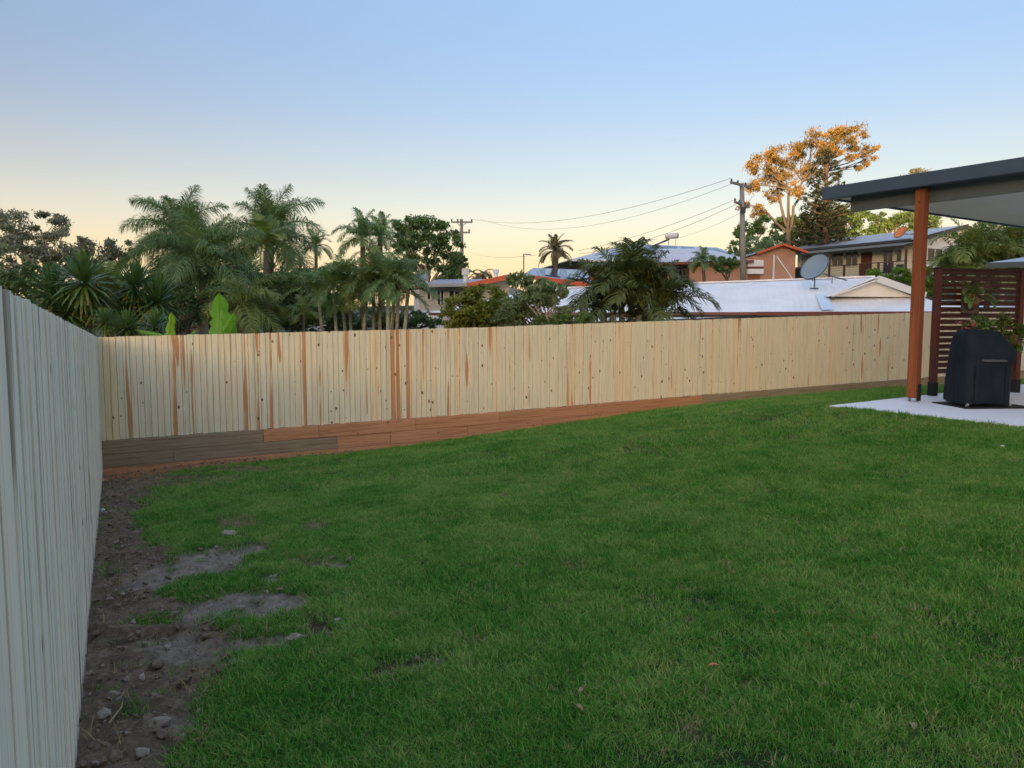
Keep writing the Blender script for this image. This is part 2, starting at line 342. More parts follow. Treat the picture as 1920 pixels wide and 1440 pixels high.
# ================================================================== GROUND
def soil_mask(X, Y, Z):
    x, y = proj(np.stack([X, Y, Z], -1)); infront = Y > .8
    n = fbm(X*2.2, Y*2.2, 4, 3); n2 = fbm(X*7, Y*7, 3, 5)
    ys = [700, 890, 905, 950, 1000, 1040, 1100, 1150, 1200, 1250, 1300, 1350, 1440, 1700]
    xe = [190, 330, 300, 262, 262, 330, 320, 410, 440, 420, 375, 345, 325, 300]
    e = np.interp(y, ys, xe)
    wdt = np.interp(y, [880, 1440], [26, 60])
    s = (e-x)/wdt+(n-.5)*2.6+(n2-.5)*1.2
    soil = sstep(-.5, .8, s)
    def ell(cx, cy, rx, ry, k=1.0, rot=0):
        dx, dy = x-cx, y-cy
        if rot: dx, dy = dx*math.cos(rot)+dy*math.sin(rot), -dx*math.sin(rot)+dy*math.cos(rot)
        d = np.sqrt((dx/rx)**2+(dy/ry)**2); return sstep(1.15, .75, d+(n-.5)*.9+(n2-.5)*.5)*k
    bare = np.zeros_like(s)
    for a in [(400, 1052, 98, 24, 1, -.12), (290, 1080, 75, 22, .9, -.2), (480, 1030, 32, 12, 1), (470, 1142, 125, 32, 1, -.08), (350, 1215, 85, 26, .8), (480, 1205, 90, 17, 1, -.08), (420, 1235, 60, 14, .7), (612, 1056, 56, 12, 1, -.06), (560, 1050, 30, 8, .6), (770, 1250, 66, 17, 1, -.12), (505, 1085, 38, 9, .9), (330, 1360, 55, 20, .6), (655, 1310, 22, 6, .6)]:
        bare = np.maximum(bare, ell(*a))
    bare = bare*(.62+.38*sstep(.36, .58, fbm(X*6, Y*6, 4, 51)))
    hole = np.maximum(np.maximum(ell(600, 1180, 46, 16), ell(760, 1243, 60, 9, .9, -.12)), np.maximum(ell(715, 1268, 35, 14, .8), ell(585, 1165, 25, 16, .8)))
    grassy = np.zeros_like(s)
    for a in [(405, 1098, 68, 17), (452, 1165, 62, 15), (520, 1150, 25, 8), (300, 1160, 60, 10, .6), (340, 1000, 70, 18), (200, 1070, 30, 12, .35), (250, 1330, 25, 18, .5), (480, 1000, 50, 12)]:
        grassy = np.maximum(grassy, ell(*a))
    # worn brown spots in the lawn
    worn = np.zeros_like(s)
    for a in [(440, 980, 45, 12), (520, 945, 20, 5), (590, 985, 18, 7), (1080, 1062, 26, 6), (945, 930, 16, 5), (1510, 887, 14, 4), (1300, 985, 20, 5), (1590, 1018, 18, 5), (1300, 1165, 24, 7), (1410, 1280, 34, 12), (1310, 1315, 22, 12), (1090, 1310, 26, 9), (640, 1120, 26, 12, .6), (750, 1155, 40, 10, .5), (900, 1200, 40, 10, .8), (1020, 1290, 40, 10, .5), (1290, 1375, 45, 14, .7), (1180, 1250, 25, 9, .6), (1600, 1245, 26, 7, .5), (1860, 1035, 30, 7, .7), (690, 1190, 30, 10, .5), (830, 1130, 14, 5, .7), (350, 905, 120, 12, .8), (470, 880, 60, 7, .8), (385, 1255, 40, 18, .9), (1700, 1380, 18, 10, .6)]:
        worn = np.maximum(worn, ell(*a)*.8)
    # strip of turned earth along the back fence
    fx = (X+6.0)*.9166+(Y-11.04)*.3997; fd = -((X+6.0)*-.3997+(Y-11.04)*.9166)
    strip = sstep(1, 0, (fd+.10-.62*np.interp(fx, [0, 2.5, 5, 8, 12, 16], [1.4, 1.0, .62, .42, .25, .05])+(n-.5)*.35)/.12)
    soil = np.maximum(np.maximum(soil, strip), np.maximum(bare, hole))*(1-grassy)
    return np.where(infront, soil, 0), np.where(infront, bare, 0), np.where(infront, worn, 0), np.where(infront, hole, 0), strip
def build_ground():
    ys = np.concatenate([np.arange(-5, 1.4, .3), np.arange(1.4, 5, .035), np.arange(5, 9, .055), np.arange(9, 19.5, .09)])
    xs = np.concatenate([np.arange(-7.2, 3.5, .05), np.arange(3.5, 13.3, .14)])
    X, Y = np.meshgrid(xs, ys); Z = YARD(X, Y)
    soil, bare, worn, hole, strip = soil_mask(X, Y, Z)
    und = (fbm(X*.7, Y*.7, 3, 1)-.5)*.05
    clod = (fbm(X*9, Y*9, 4, 2)-.5)*.11*soil*(1-.6*bare)*(1-.7*strip)+(fbm(X*24, Y*24, 2, 4)-.5)*.035*soil*(1-.3*bare)
    Z2 = Z+und+clod-.055*hole-.02*bare*soil-.17*strip
    slab_in = (X*0 > 1)
    dA = np.array([.566, -.824]); q = (X-4.16)*dA[0]+(Y-10.01)*dA[1]; p_ = (X-4.16)*.824+(Y-10.01)*.566
    ins = sstep(-.25, .1, p_)*sstep(-.25, .1, q); Z2 = Z2*(1-ins)+(-1.24)*ins
    edge = np.minimum(np.minimum(X+7.2, 13.2-X)/.3, np.minimum(19.4-Y, Y+5)/.3); 
    behind = (Y-11.04-(X+6)*.436) > .12; left = (X+.2+.5225*Y) < -.12
    Z2 = np.where(behind | left, -2.85-.0*X, Z2)
    v = np.stack([X, Y, Z2], -1).reshape(-1, 3); ny, nx = X.shape
    i = (np.arange(ny-1)[:, None]*nx+np.arange(nx-1)[None]).ravel(); f = np.stack([i, i+1, i+nx+1, i+nx], -1)
    me = arrmesh('lawn_ground', v, f, None, smooth=True)
    for nm, a in (('soil', soil), ('bare', bare), ('worn', worn)):
        t = me.attributes.new(nm, 'FLOAT', 'POINT'); t.data.foreach_set('value', a.ravel().astype(np.float32))
    m, N, L, b = nmat('yard_soil'); g = N.new('ShaderNodeNewGeometry').outputs['Position']
    def A(n): x = N.new('ShaderNodeAttribute'); x.attribute_name = n; return x.outputs['Fac']
    n1 = noise(N, L, 14, g, 8, .75); n2 = noise(N, L, 60, g, 6, .7); n3 = noise(N, L, 2, g, 4)
    so = ramp(N, [(.3, (.060, .040, .027)), (.5, (.15, .103, .068)), (.7, (.27, .195, .135))]); L.new(n1, so.inputs[0])
    ba = ramp(N, [(.3, (.10, .074, .055)), (.5, (.24, .185, .145)), (.72, (.36, .29, .235))]); L.new(n1, ba.inputs[0])
    gr = ramp(N, [(.3, (.014, .026, .008)), (.7, (.035, .052, .016))]); L.new(n2, gr.inputs[0])
    c = mixc(N, L, A('soil'), gr.outputs[0], so.outputs[0]); c = mixc(N, L, A('bare'), c, ba.outputs[0])
    c = mixc(N, L, math_(N, L, 'MULTIPLY', A('worn'), .9), c, (.16, .12, .065))
    c = mixc(N, L, .35, c, mixc(N, L, n2, (.0, .0, .0), (1, 1, 1)), 'OVERLAY')
    L.new(c, b.inputs['Base Color']); b.inputs['Roughness'].default_value = .95; b.inputs['Specular IOR Level'].default_value = .15
    bump(N, L, math_(N, L, 'ADD', n2, math_(N, L, 'MULTIPLY', n1, 2)), b, .6, .012)
    me.materials.append(m); return struct(link('lawn_ground', me))
build_ground()

def build_land():
    a = np.concatenate([-np.geomspace(1200, 60, 22)[:-1], np.arange(-60, 60.1, 2.5), np.geomspace(60, 1200, 22)[1:]])
    b_ = np.concatenate([-np.geomspace(1200, 130, 22)[:-1], np.arange(-130, 130.1, 2.5), np.geomspace(130, 900, 12)[1:]])
    X, Y = np.meshgrid(a, b_); Z = land(X, Y)
    inyard = (X > -7.5) & (X < 13.5) & (Y > -6) & (Y < 19.6)
    Z = np.where(inyard, np.minimum(Z, -2.9), Z)
    v = np.stack([X, Y, Z], -1).reshape(-1, 3); ny, nx = X.shape
    i = (np.arange(ny-1)[:, None]*nx+np.arange(nx-1)[None]).ravel(); f = np.stack([i, i+1, i+nx+1, i+nx], -1)
    m, N, L, bb = nmat('rough_land'); g = N.new('ShaderNodeNewGeometry').outputs['Position']
    n1 = noise(N, L, .6, g, 8, .7); r = ramp(N, [(.3, (.018, .028, .010)), (.6, (.045, .062, .022)), (.75, (.09, .08, .04))]); L.new(n1, r.inputs[0])
    L.new(r.outputs[0], bb.inputs['Base Color']); bb.inputs['Roughness'].default_value = 1; bump(N, L, n1, bb, 1, .3)
    return struct(link('hillside', arrmesh('hillside', v, f, m, smooth=True)))
build_land()

# ================================================================== FENCES
FD = Vector((9.03+5.97, 17.58-11.04, 0)); FLEN0 = FD.length; FD.normalize(); FANG = math.atan2(FD.y, FD.x)
def fpt(s, z=0): return Vector((-5.97+FD.x*s, 11.04+FD.y*s, z))
FN = Vector((FD.y, -FD.x, 0))                                   # toward the yard
def ftop(s): return float(np.interp(s, [0, 5.9, 9.1, 12.3, 16.36, 30], [-.285, -.175, -.085, -.0, .10, .38]))
FSLOPE = math.atan(.385/16.36)
def board(w_, t_, h_, axis='z', name='board'):
    mb = MB(); e = .0025
    mb.box((0, 0, h_/2) if axis == 'z' else (h_/2, 0, 0), (w_, t_, h_) if axis == 'z' else (h_, t_, w_))
    return mb.mesh(name, None)
def back_fence():
    root = thing('paling_fence', 'new pale pine paling fence with orange streaks on a sleeper wall behind the lawn', 'fence', fpt(0, -2.3))
    meshes = []
    for w_ in (.081, .080, .082):
        me = board(w_, .015, 1.5, name='paling'); me.materials.append(M['paling']); meshes.append(me)
    s = .03; i = 0; rnd = random.Random(3)
    hot = [1.05, 1.95, 2.62, 2.80, 3.05, 5.75*.8, 5.35, 6.28, 7.35, 7.48, 8.45, 8.72, 10.6, 10.9, 11.8, 13.4, 14.1]
    # positions of the orange boards, read along the fence
    hotpx = [240, 327, 343, 357, 458, 485, 508, 569, 648, 735, 745, 768, 797, 838, 868, 918, 947, 990, 1068, 1073, 1140, 1198, 1260, 1312, 1385, 1395]
    hots = []
    for hx in hotpx:
        d = ray(hx, 700); k = d[0]/d[1]
        hots.append(((k*11.04+5.97)/(FD.x-k*FD.y), hx))
    while s < 20.6:
        front = i % 2 == 0
        o = link('paling', rnd.choice(meshes), fpt(s, ftop(s)-1.5+rnd.uniform(-.004, .004))+FN*(.010 if front else -.002)*1, root)
        o.rotation_euler = (rnd.gauss(0, .003), FSLOPE*0, FANG+rnd.gauss(0, .012))
        near = min(hots, key=lambda h: abs(h[0]-s))
        if abs(near[0]-s) < .045: hot_ = rnd.uniform(.35, 1.0) if near[1] < 860 else rnd.uniform(.2, .5)
        elif rnd.random() < .22: hot_ = rnd.uniform(.03, .15)
        else: hot_ = 0
        o.color = (hot_, rnd.uniform(.25, .75), min(1, max(0, rnd.gauss(.45, .3))), 1)
        s += .0865; i += 1
    mb = MB()
    for zz in (.25, .75, 1.25):
        m2 = MB().bar(fpt(0, ftop(0)-1.5+zz)-FN*.045, fpt(20.5, ftop(20.5)-1.5+zz)-FN*.045, .045, .07); part('rail', m2, M['sleeper_grey'], root)
    for k in range(9):
        s_ = .15+k*2.45
        part('post', MB().box(fpt(s_, ftop(s_)-1.35)-FN*.12, (.1, .1, 2.2), FANG), M['sleeper_grey'], root)
    # sleepers, rows below the palings, 0.2 m high, following the slope
    S_at = lambda px: (lambda k: (k*11.04+5.97)/(FD.x-k*FD.y))(ray(px, 760)[0]/ray(px, 760)[1])
    rows = [[(S_at(182), S_at(492), 'g'), (S_at(492), S_at(596), 'o'), (S_at(596), S_at(778), 'o'), (S_at(778), S_at(935), 'o'), (S_at(935), S_at(1100), 'o2'), (S_at(1100), S_at(1314), 'o3'), (S_at(1314), S_at(1395), 'b'), (S_at(1395), S_at(1620), 'b'), (S_at(1620), 20.5, 'b')],
            [(S_at(182), S_at(322), 'g'), (S_at(322), S_at(630), 'g'), (S_at(630), S_at(730), 'o'), (S_at(730), S_at(875), 'o'), (S_at(875), S_at(1016), 'o2'), (S_at(1016), S_at(1120), 'o2'), (S_at(1120), S_at(1312), 'o'), (S_at(1312), S_at(1560), 'b'), (S_at(1560), 20.5, 'b')],
            [(S_at(182), S_at(630), 'o4'), (S_at(630), S_at(800), 'o5'), (S_at(800), S_at(990), 'o2')]]
    cols = {'g': (0, .5, .4), 'o': (.3, .4, .55), 'o2': (.1, .5, .3), 'o3': (0, .5, .2), 'b': (0, .5, .05), 'o4': (0, .5, .75), 'o5': (1.0, .5, .8)}
    for r, row in enumerate(rows):
        for (a, c, k) in row:
            L_ = c-a-.004
            me = board(.196, .05, L_, 'x', 'sleeper'); me.materials.append(M['sleeper_grey'] if k in 'gb' else M['sleeper'])
            zb = ftop(a)-1.5-.1-.2*r-.004
            o = link('sleeper', me, fpt(a, zb)+FN*(.028+random.uniform(-.003, .003)), root, col=cols[k])
            sl = math.atan((ftop(c)-ftop(a))/(c-a)); o.rotation_euler = (0, -sl, FANG); bev(o, .004, 1)
back_fence()

def left_fence():
    LD = Vector((-.5225, 1, 0)); LD.normalize(); ang = math.atan2(LD.y, LD.x)
    P0 = Vector((-.2+.5225*1.2, -1.2, 0)); LN = Vector((LD.y, -LD.x, 0))
    root = thing('paling_fence', 'grey green rough sawn paling fence running from the near left edge to the back corner', 'fence', P0+Vector((0, 0, -1.5)))
    rnd = random.Random(9); meshes = []
    for w_ in (.096, .095, .0965):
        me = board(w_, .016, 1.0, name='paling'); me.materials.append(M['paling_grey']); meshes.append(me)
    tot = (Vector((-5.97, 11.04, 0))-P0).length; s = .05; i = 0
    while s < tot-.03:
        p = P0+LD*s; Y = p.y; top = .054-.0348*(Y-1.43); g = yz(p.x+.05, Y)
        h = top-g+.05; front = i % 2 == 0
        o = link('paling', rnd.choice(meshes), Vector((p.x, p.y, top-h+rnd.uniform(-.0015, .0015)))+LN*((.0 if front else -.0035)+rnd.uniform(-.0006, .0006)), root)
        o.rotation_euler = (rnd.gauss(0, .0006), 0, ang+rnd.gauss(0, .002)); o.scale = (1, 1, h)
        o.color = (rnd.choice([0, 0, 0, 0, 0, .06]), rnd.uniform(.2, .8), min(1, max(0, rnd.gauss(.4, .25))), 1)
        s += .0985; i += 1
    for zz in (-.25, -1.2):
        a = P0-LN*.05; b_ = P0+LD*tot-LN*.05
        part('rail', MB().bar(a+Vector((0, 0, .14+zz)), b_+Vector((0, 0, -.28+zz)), .045, .07), M['sleeper_grey'], root)
left_fence()

# ================================================================== PATIO
dA = Vector((.566, -.824, 0)); dB = Vector((.824, .566, 0)); AANG = math.atan2(dA.y, dA.x); SZ = -1.15
def lp(o, a, b, z): return o+dA*a+dB*b+Vector((0, 0, z))
def slab():
    c = Vector((4.16, 10.01, 0)); mb = MB()
    mb.hexa([lp(c, 0, 0, SZ-.2), lp(c, 9, 0, SZ-.2), lp(c, 9, 8, SZ-.2), lp(c, 0, 8, SZ-.2), lp(c, 0, 0, SZ), lp(c, 9, 0, SZ), lp(c, 9, 8, SZ), lp(c, 0, 8, SZ)])
    o = part('patio_slab', mb, M['slab'], None); bev(o, .006); struct(o)
slab()
PP = atz(1712, 753, SZ); PP.z = 0
def patio_roof():
    C = at(1541, 365, 11.49); C.z = 0
    root = thing('patio_cover', 'dark edged flat patio roof with white underside carried by a rust stained timber post', 'patio roof', (PP.x, PP.y, SZ))
    z0 = 1.72
    # gutter along the front edge: hollow C section
    g = MB().hexa([lp(C, 0, 0, z0), lp(C, 8, 0, z0), lp(C, 8, .14, z0), lp(C, 0, .14, z0), lp(C, 0, -.012, z0+.175), lp(C, 8, -.012, z0+.175), lp(C, 8, .14, z0+.175), lp(C, 0, .14, z0+.175)])
    part('gutter', g, M['steel_dark'], root, bevel=.008)
    part('barge_cap', MB().hexa([lp(C, -.03, .145, z0+.02), lp(C, .03, .145, z0+.02), lp(C, .03, 8, z0+.02), lp(C, -.03, 8, z0+.02), lp(C, -.03, .145, z0+.15), lp(C, .03, .145, z0+.15), lp(C, .03, 8, z0+.15), lp(C, -.03, 8, z0+.15)]), M['steel_dark'], root, bevel=.005)
    k = 0; a = .035
    while a < 7.9:
        b1 = min(a+.994, 7.98)
        p = MB().hexa([lp(C, x, y, z) for z in (z0+.04, z0+.14) for x, y in ((a, .145), (b1, .145), (b1, 7.9), (a, 7.9))])
        part('roof_panel', p, M['ceiling'], root, bevel=.006); a += 1.0
    q = (PP-C); ob = q.dot(dB); oa = q.dot(dA)
    part('beam', MB().hexa([lp(C, x, y, z) for z in (z0-.19, z0+.03) for x, y in ((.30, ob+.07), (7.9, ob+.07), (7.9, ob+.13), (.30, ob+.13))]), M['beam'], root, bevel=.004)
    part('beam', MB().hexa([lp(C, x, y, z) for z in (z0-.12, z0+.03) for x, y in ((.35, 7.4), (7.9, 7.4), (7.9, 7.46), (.35, 7.46))]), M['beam'], root)
    for aa in (oa,):
        c = lp(C, aa, ob, 0)
        p = link('post', None, (0, 0, 0)); bpy.data.objects.remove(p)
        me = MB().box((0, 0, (z0-.002-(SZ+.055))/2), (.128, .128, z0-.002-(SZ+.055))).mesh('post', M['stain'])
        o = link('post', me, (c.x, c.y, SZ+.055), root, rot=(0, 0, AANG), col=(.4, .3, .5)); bev(o, .006)
        for sx in (-.052, .052):
            part('stirrup_leg', MB().box(c+dA*sx+Vector((0, 0, SZ+.03)), (.012, .06, .06), AANG), M['galv'], root)
        part('post_bracket', MB().box(c+dA*.068+dB*.02+Vector((0, 0, SZ+.13)), (.01, .085, .23), AANG), M['black'], root)
        part('bolt', MB().tube([c-dB*.064+Vector((0, 0, z0-.19)), c-dB*.074+Vector((0, 0, z0-.19))], .011, 8), M['black'], root)
    # far posts of the cover, partly outside the picture
    c = lp(C, oa, 7.35, 0)
    me = MB().box((0, 0, 1.4), (.12, .12, 2.8)).mesh('post', M['stain']); link('post', me, (c.x, c.y, SZ), root, rot=(0, 0, AANG), col=(.2, .5, .5))
patio_roof()

def screen():
    A = atz(1748, 742, SZ); d = Vector((.951, .309, 0)).normalized(); n = Vector((d.y, -d.x, 0)); an = math.atan2(d.y, d.x); A.z = 0
    root = thing('privacy_screen', 'dark red slatted timber privacy screen at the patio edge behind the covered barbecue', 'screen', (A.x, A.y, SZ))
    top = at(1752, 505, A.y).z
    for i, s in enumerate((0, .80, 1.62)):
        c = A+d*s-n*(.03 if i == 1 else 0); 
        part('post', MB().box((c.x, c.y, (SZ+.06+top)/2), (.085 if i != 1 else .07, .085 if i != 1 else .03, top-SZ-.06), an), M['screenpost'], root, bevel=.004)
        if i != 1: part('post_shoe', MB().box((c.x, c.y, SZ+.10), (.098, .098, .2), an), M['black'], root)
    z = top-.035; k = 0
    while z > SZ+.28:
        a = A+d*.048-n*.0; b_ = A+d*1.575
        part('slat', MB().bar(a+Vector((0, 0, z))+n*random.uniform(-.002, .002), b_+Vector((0, 0, z)), .02, .068), M['slat'], root)
        z -= .0905; k += 1
    part('top_rail', MB().bar(A+Vector((0, 0, top+.012))-d*.05, A+d*1.68+Vector((0, 0, top+.012)), .095, .02), M['slat'], root)
    return A, d, n, top
SA, SD, SN, STOP = screen()

def bbq():
    c = Vector((6.07, 9.97, 0)); cy = [c.x, c.y]
    mat_ = MB().box((6.14, 9.98, SZ+.008), (.90, .72, .014), .06)
    mo = part('barbecue_mat', mat_, M['black'], None); tag(mo, 'flat black rubber mat lying on the slab under the covered barbecue', 'mat')
    root = thing('covered_barbecue', 'barbecue under a dark charcoal fabric cover, standing on a black mat on the patio', 'barbecue', (c.x, c.y, SZ+.015))
    m, N, L, b = nmat('charcoal_cover'); b.inputs['Specular IOR Level'].default_value = .12; g = N.new('ShaderNodeNewGeometry').outputs['Position']
    f = noise(N, L, 3, g, 4); r = ramp(N, [(.3, (.006, .010, .015)), (.7, (.013, .020, .028))]); L.new(f, r.inputs[0]); L.new(r.outputs[0], b.inputs['Base Color'])
    b.inputs['Roughness'].default_value = .62; bump(N, L, noise(N, L, 9, mapping(N, L, g, (1, 1, .35)), 3), b, .5, .03)
    # stacked rounded-rectangle rings: (z, x0, x1, depth half)
    rings = [(.035, -.335, .325, .27), (.10, -.34, .325, .275), (.35, -.325, .325, .262), (.52, -.315, .335, .26), (.60, -.315, .36, .26), (.66, -.315, .375, .262), (.70, -.31, .375, .26), (.76, -.30, .33, .245), (.86, -.285, .255, .215), (.93, -.27, .20, .19), (.965, -.25, .17, .165), (.975, -.20, .12, .12)]
    n = 72; vs = []; fs = []
    for ri, (z, x0, x1, dp) in enumerate(rings):
        hw = (x1-x0)/2; cx = (x0+x1)/2
        for k in range(n):
            t = 2*math.pi*k/n; e = 5.0
            ct, st_ = math.cos(t), math.sin(t); rr = (abs(ct)**e+abs(st_)**e)**(-1/e)
            fold = (1-min(1, z/.6))*.012*math.sin(t*11+ri*.35)+.006*math.sin(t*5+ri*.9)*(1 if z < .9 else .3)
            fr = 1+fold/ .3
            x = cx+ct*rr*hw*fr; y = st_*rr*dp*fr
            vs.append(Vector((c.x+x, c.y+y, SZ+.015+z+(.012*math.sin(t*3) if ri == 0 else 0))))
    for ri in range(len(rings)-1):
        for k in range(n): a = ri*n+k; b2 = ri*n+(k+1) % n; fs.append([a, b2, b2+n, a+n])
    fs.append([(len(rings)-1)*n+k for k in range(n)]); mb = MB(); mb.v = vs; mb.f = fs
    o = part('cover', mb, m, root, smooth=True); s = o.modifiers.new('s', 'SUBSURF'); s.levels = 1; s.render_levels = 1
    hg = plain('grey_handle_strap', (.07, .075, .085), .6, .2, 5)
    part('handle', MB().tube([Vector((c.x-.13, c.y-.275, SZ+.60)), Vector((c.x-.12, c.y-.292, SZ+.605)), Vector((c.x+.17, c.y-.292, SZ+.60)), Vector((c.x+.18, c.y-.275, SZ+.595))], .016, 8), hg, root, smooth=True)
    for sx in (-.18, .20):
        part('cover_pleat', MB().hexa([Vector((c.x+sx+x, c.y-.268+y, SZ+.05+z)) for z in (0, .48) for x, y in ((-.03*(1-z), -.02), (.02, -.024), (.02, .02), (-.03, .02))]), m, root, bevel=.008)
    for sx, sy in ((-.27, -.24), (.27, -.24), (-.27, .2), (.27, .2)):
        part('castor_wheel', MB().tube([Vector((c.x+sx-.012, c.y+sy, SZ+.04)), Vector((c.x+sx+.012, c.y+sy, SZ+.04))], .026, 12), M['galv'], root)
bbq()

# ================================================================== BUILDINGS BEHIND
class Fr:
    def __init__(s, O, d): s.O = Vector((O[0], O[1], 0)); s.d = Vector((d[0], d[1], 0)).normalized(); s.n = Vector((s.d.y, -s.d.x, 0)); s.n = s.n if s.n.y > 0 or abs(s.n.y) < 1e-6 and s.n.x > 0 else -s.n
    def p(s, a, b, z): v = s.O+s.d*a+s.n*b; v.z = z; return v
    def hit(s, px, py, b=0):         # where the sight line meets the vertical plane b -> (a, z)
        r = ray(px, py); r = Vector(r); O = s.O+s.n*b; t = O.dot(s.n)/(Vector((r.x, r.y, 0)).dot(s.n)); P = r*t
        return (P-O).dot(s.d), P.z
    def box(s, a0, a1, b0, b1, z0, z1, mb=None):
        mb = mb or MB(); return mb.hexa([s.p(a, b, z) for z in (z0, z1) for a, b in ((a0, b0), (a1, b0), (a1, b1), (a0, b1))])
    def rect(s, px0, py0, px1, py1, b, t=.05):   # a box on plane b covering that rectangle, standing t proud of it
        a0, z1 = s.hit(px0, py0, b); a1, z0 = s.hit(px1, py1, b); return s.box(min(a0, a1), max(a0, a1), b-t, b+.02, z0, z1)
WH = roofmat('white_sheet_roof', (.80, .79, .78), .19, .5, (.955, -.297, 0))
RED = plain('dark_red_gutter', (.16, .055, .045), .5, .12, 2); ORED = plain('orange_red_fascia', (.50, .10, .05), .5, .12, 2)
DK = plain('charcoal_gutter', (.045, .05, .06), .5, .12, 2); CREAM = plain('cream_wall', (.78, .73, .65), .8, .08, 2)
CREAM2 = plain('pale_cream_cladding', (.74, .74, .68), .8, .08, 2); SAL = plain('salmon_render', (.42, .25, .19), .85, .1, 1.5)
GW = plain('grey_white_wall', (.70, .73, .77), .8, .08, 2); GREYROOF = roofmat('grey_blue_sheet_roof', (.30, .35, .42), .25, .4, (-.487, .873, 0), .03)
PANEL = plain('solar_glass', (.05, .07, .11), .15, .15, 1, spec=.6); TRIMW = plain('white_trim', (.62, .62, .62), .6, .06, 2)
BROWN = plain('brown_timber', (.085, .045, .032), .7, .2, 4)
def win(fr, root, px0, py0, px1, py1, b, framem=TRIMW, mull=1):
    a0, z1 = fr.hit(px0, py0, b); a1, z0 = fr.hit(px1, py1, b); a0, a1 = sorted((a0, a1))
    f = MB(); t = .06
    for x0, x1, y0, y1 in ((a0-t, a1+t, z1, z1+t), (a0-t, a1+t, z0-t, z0), (a0-t, a0, z0, z1), (a1, a1+t, z0, z1)): fr.box(x0, x1, b-.07, b+.01, y0, y1, f)
    for k in range(mull): xm = a0+(a1-a0)*(k+1)/(mull+1); fr.box(xm-.025, xm+.025, b-.06, b+.0, z0, z1, f)
    w_ = part('window', f, framem, root)
    part('pane', fr.box(a0, a1, b-.035, b+.005, z0, z1), M['glass'], w_)

def white_house():
    E1 = Vector((7.25, 22.9, .16)); d = Vector((-.955, .297, 0))
    root = thing('bungalow', 'low house with long white sheet roof and cream gable just beyond the fence', 'house', (8, 26, -2.4))
    RR = at(1640, 520, 26.0); RL = at(1000, 543, 30.5); R1 = at(1745, 563, 23.2); R2 = at(1960, 568, 22.6)
    EL = E1+d*10.5; E2 = Vector((14.6, 20.6, .16))
    mb = MB(); th = .04
    mb.poly([EL, E1, RR, RL], th); mb.poly([E1, E2, R1, RR], th); mb.poly([E2, R2, R1], th)
    n = Vector((.297, .955, 0))
    b1 = RL+n*5; b1.z = .1; b2 = RR+n*5; b2.z = .1; b3 = R2+n*3; b3.z = .1
    mb.poly([RL, RR, b2, b1], th); mb.poly([RR, R1, b2], th); mb.poly([R1, R2, b3, b2], th)
    rf = part('roof', mb, WH, root)
    # ridge and hip flashings
    part('ridge_cap', MB().bar(RL+Vector((0, 0, .03)), RR+Vector((0, 0, .03)), .22, .05), WH, root)
    gL = at(1563, 556, 23.6); gR = at(1714, 557, 23.5); A = at(1638, 527, 23.5)
    back = Vector((.1, 2.6, 0))
    g = MB(); v = [gL, gR, A, gL+back, gR+back, A+back]; g.v = [V3(x) for x in v]; g.f = [[0, 1, 2], [5, 4, 3], [0, 2, 5, 3], [2, 1, 4, 5], [1, 0, 3, 4]]
    part('gable_wall', g, CREAM, root)
    up = Vector((0, 0, .06)); fw = Vector((0, -.14, 0))
    part('gable_barge', MB().bar(A+up+fw+Vector((.05, 0, 0)), gR+up+fw+Vector((.25, 0, -.02)), .12, .20), TRIMW, root)
    part('gable_barge', MB().bar(A+Vector((0, 0, .02))+fw, gL+Vector((-.12, 0, .0))+fw, .10, .05), TRIMW, root)
    part('gable_roof', MB().poly([A+fw+Vector((0, 0, .12)), gR+fw+Vector((.3, 0, .05)), gR+back+Vector((.3, 0, .05)), A+back+Vector((0, 0, .12))], .04).poly([A+fw+Vector((0, 0, .12)), A+back+Vector((0, 0, .12)), gL+back+Vector((-.2, 0, .03)), gL+fw+Vector((-.2, 0, .03))], .04), WH, root)
    part('gutter', MB().bar(E1+Vector((0, -.07, -.05)), E2+Vector((0, -.07, -.05)), .12, .11), RED, root)
    part('gutter', MB().bar(E1+d*.0+Vector((0, -.07, -.05)), EL+Vector((0, -.07, -.05)), .12, .09), RED, root)
    sk = plain('translucent_sheet', (.56, .66, .75), .3, .05, 2)
    def onp(x, y):       # point on the front roof plane
        nn = (E1-RR).cross(E2-RR); r = Vector(ray(x, y)); return r*(RR.dot(nn)/r.dot(nn))+Vector((0, -.0, .05))
    part('roof_sheet', MB().poly([onp(1529, 554), onp(1552, 554), onp(1563, 583), onp(1541, 583)], .02), sk, root)
    # lower lean-to roof with charcoal gutter
    F1 = Vector((5.25, 20.9, -.03)); F2 = Vector((-.6, 22.6, -.22)); B2 = EL+Vector((1, 0, -.16)); B1 = E1+Vector((0, 0, -.14))
    part('lean_to_roof', MB().poly([F2, F1, B1, B2], .03), WH, root)
    part('lean_to_gutter', MB().bar(F1+Vector((0, 0, -.05)), F2+Vector((0, 0, -.05)), .12, .12), DK, root)
    part('lean_to_barge', MB().bar(F1+Vector((0, 0, -.04)), B1+Vector((0, 0, -.04)), .06, .12), DK, root)
    part('wall', MB().hexa([p+Vector((0, 0, z)) for z in (-2.9, -.12) for p in (E1+d*10+n*.6, E1*1+n*.6, E1*1+n*6.6, E1+d*10+n*6.6)]), CREAM, root)
    part('wall', MB().hexa([p+Vector((0, 0, z)) for z in (-2.9, -.12) for p in (E1+n*.6-d*.01, E2+n*.5+d*.5, E2+n*2.6+d*.5, E1+n*6.6-d*.01)]), CREAM, root)
    for px in (1210, 1290): 
        p = at(px, 605, 21.9); part('lean_to_post', MB().box((p.x, p.y, -1.3), (.09, .09, 2.2)), DK, root)
    return onp
ONP = white_house()

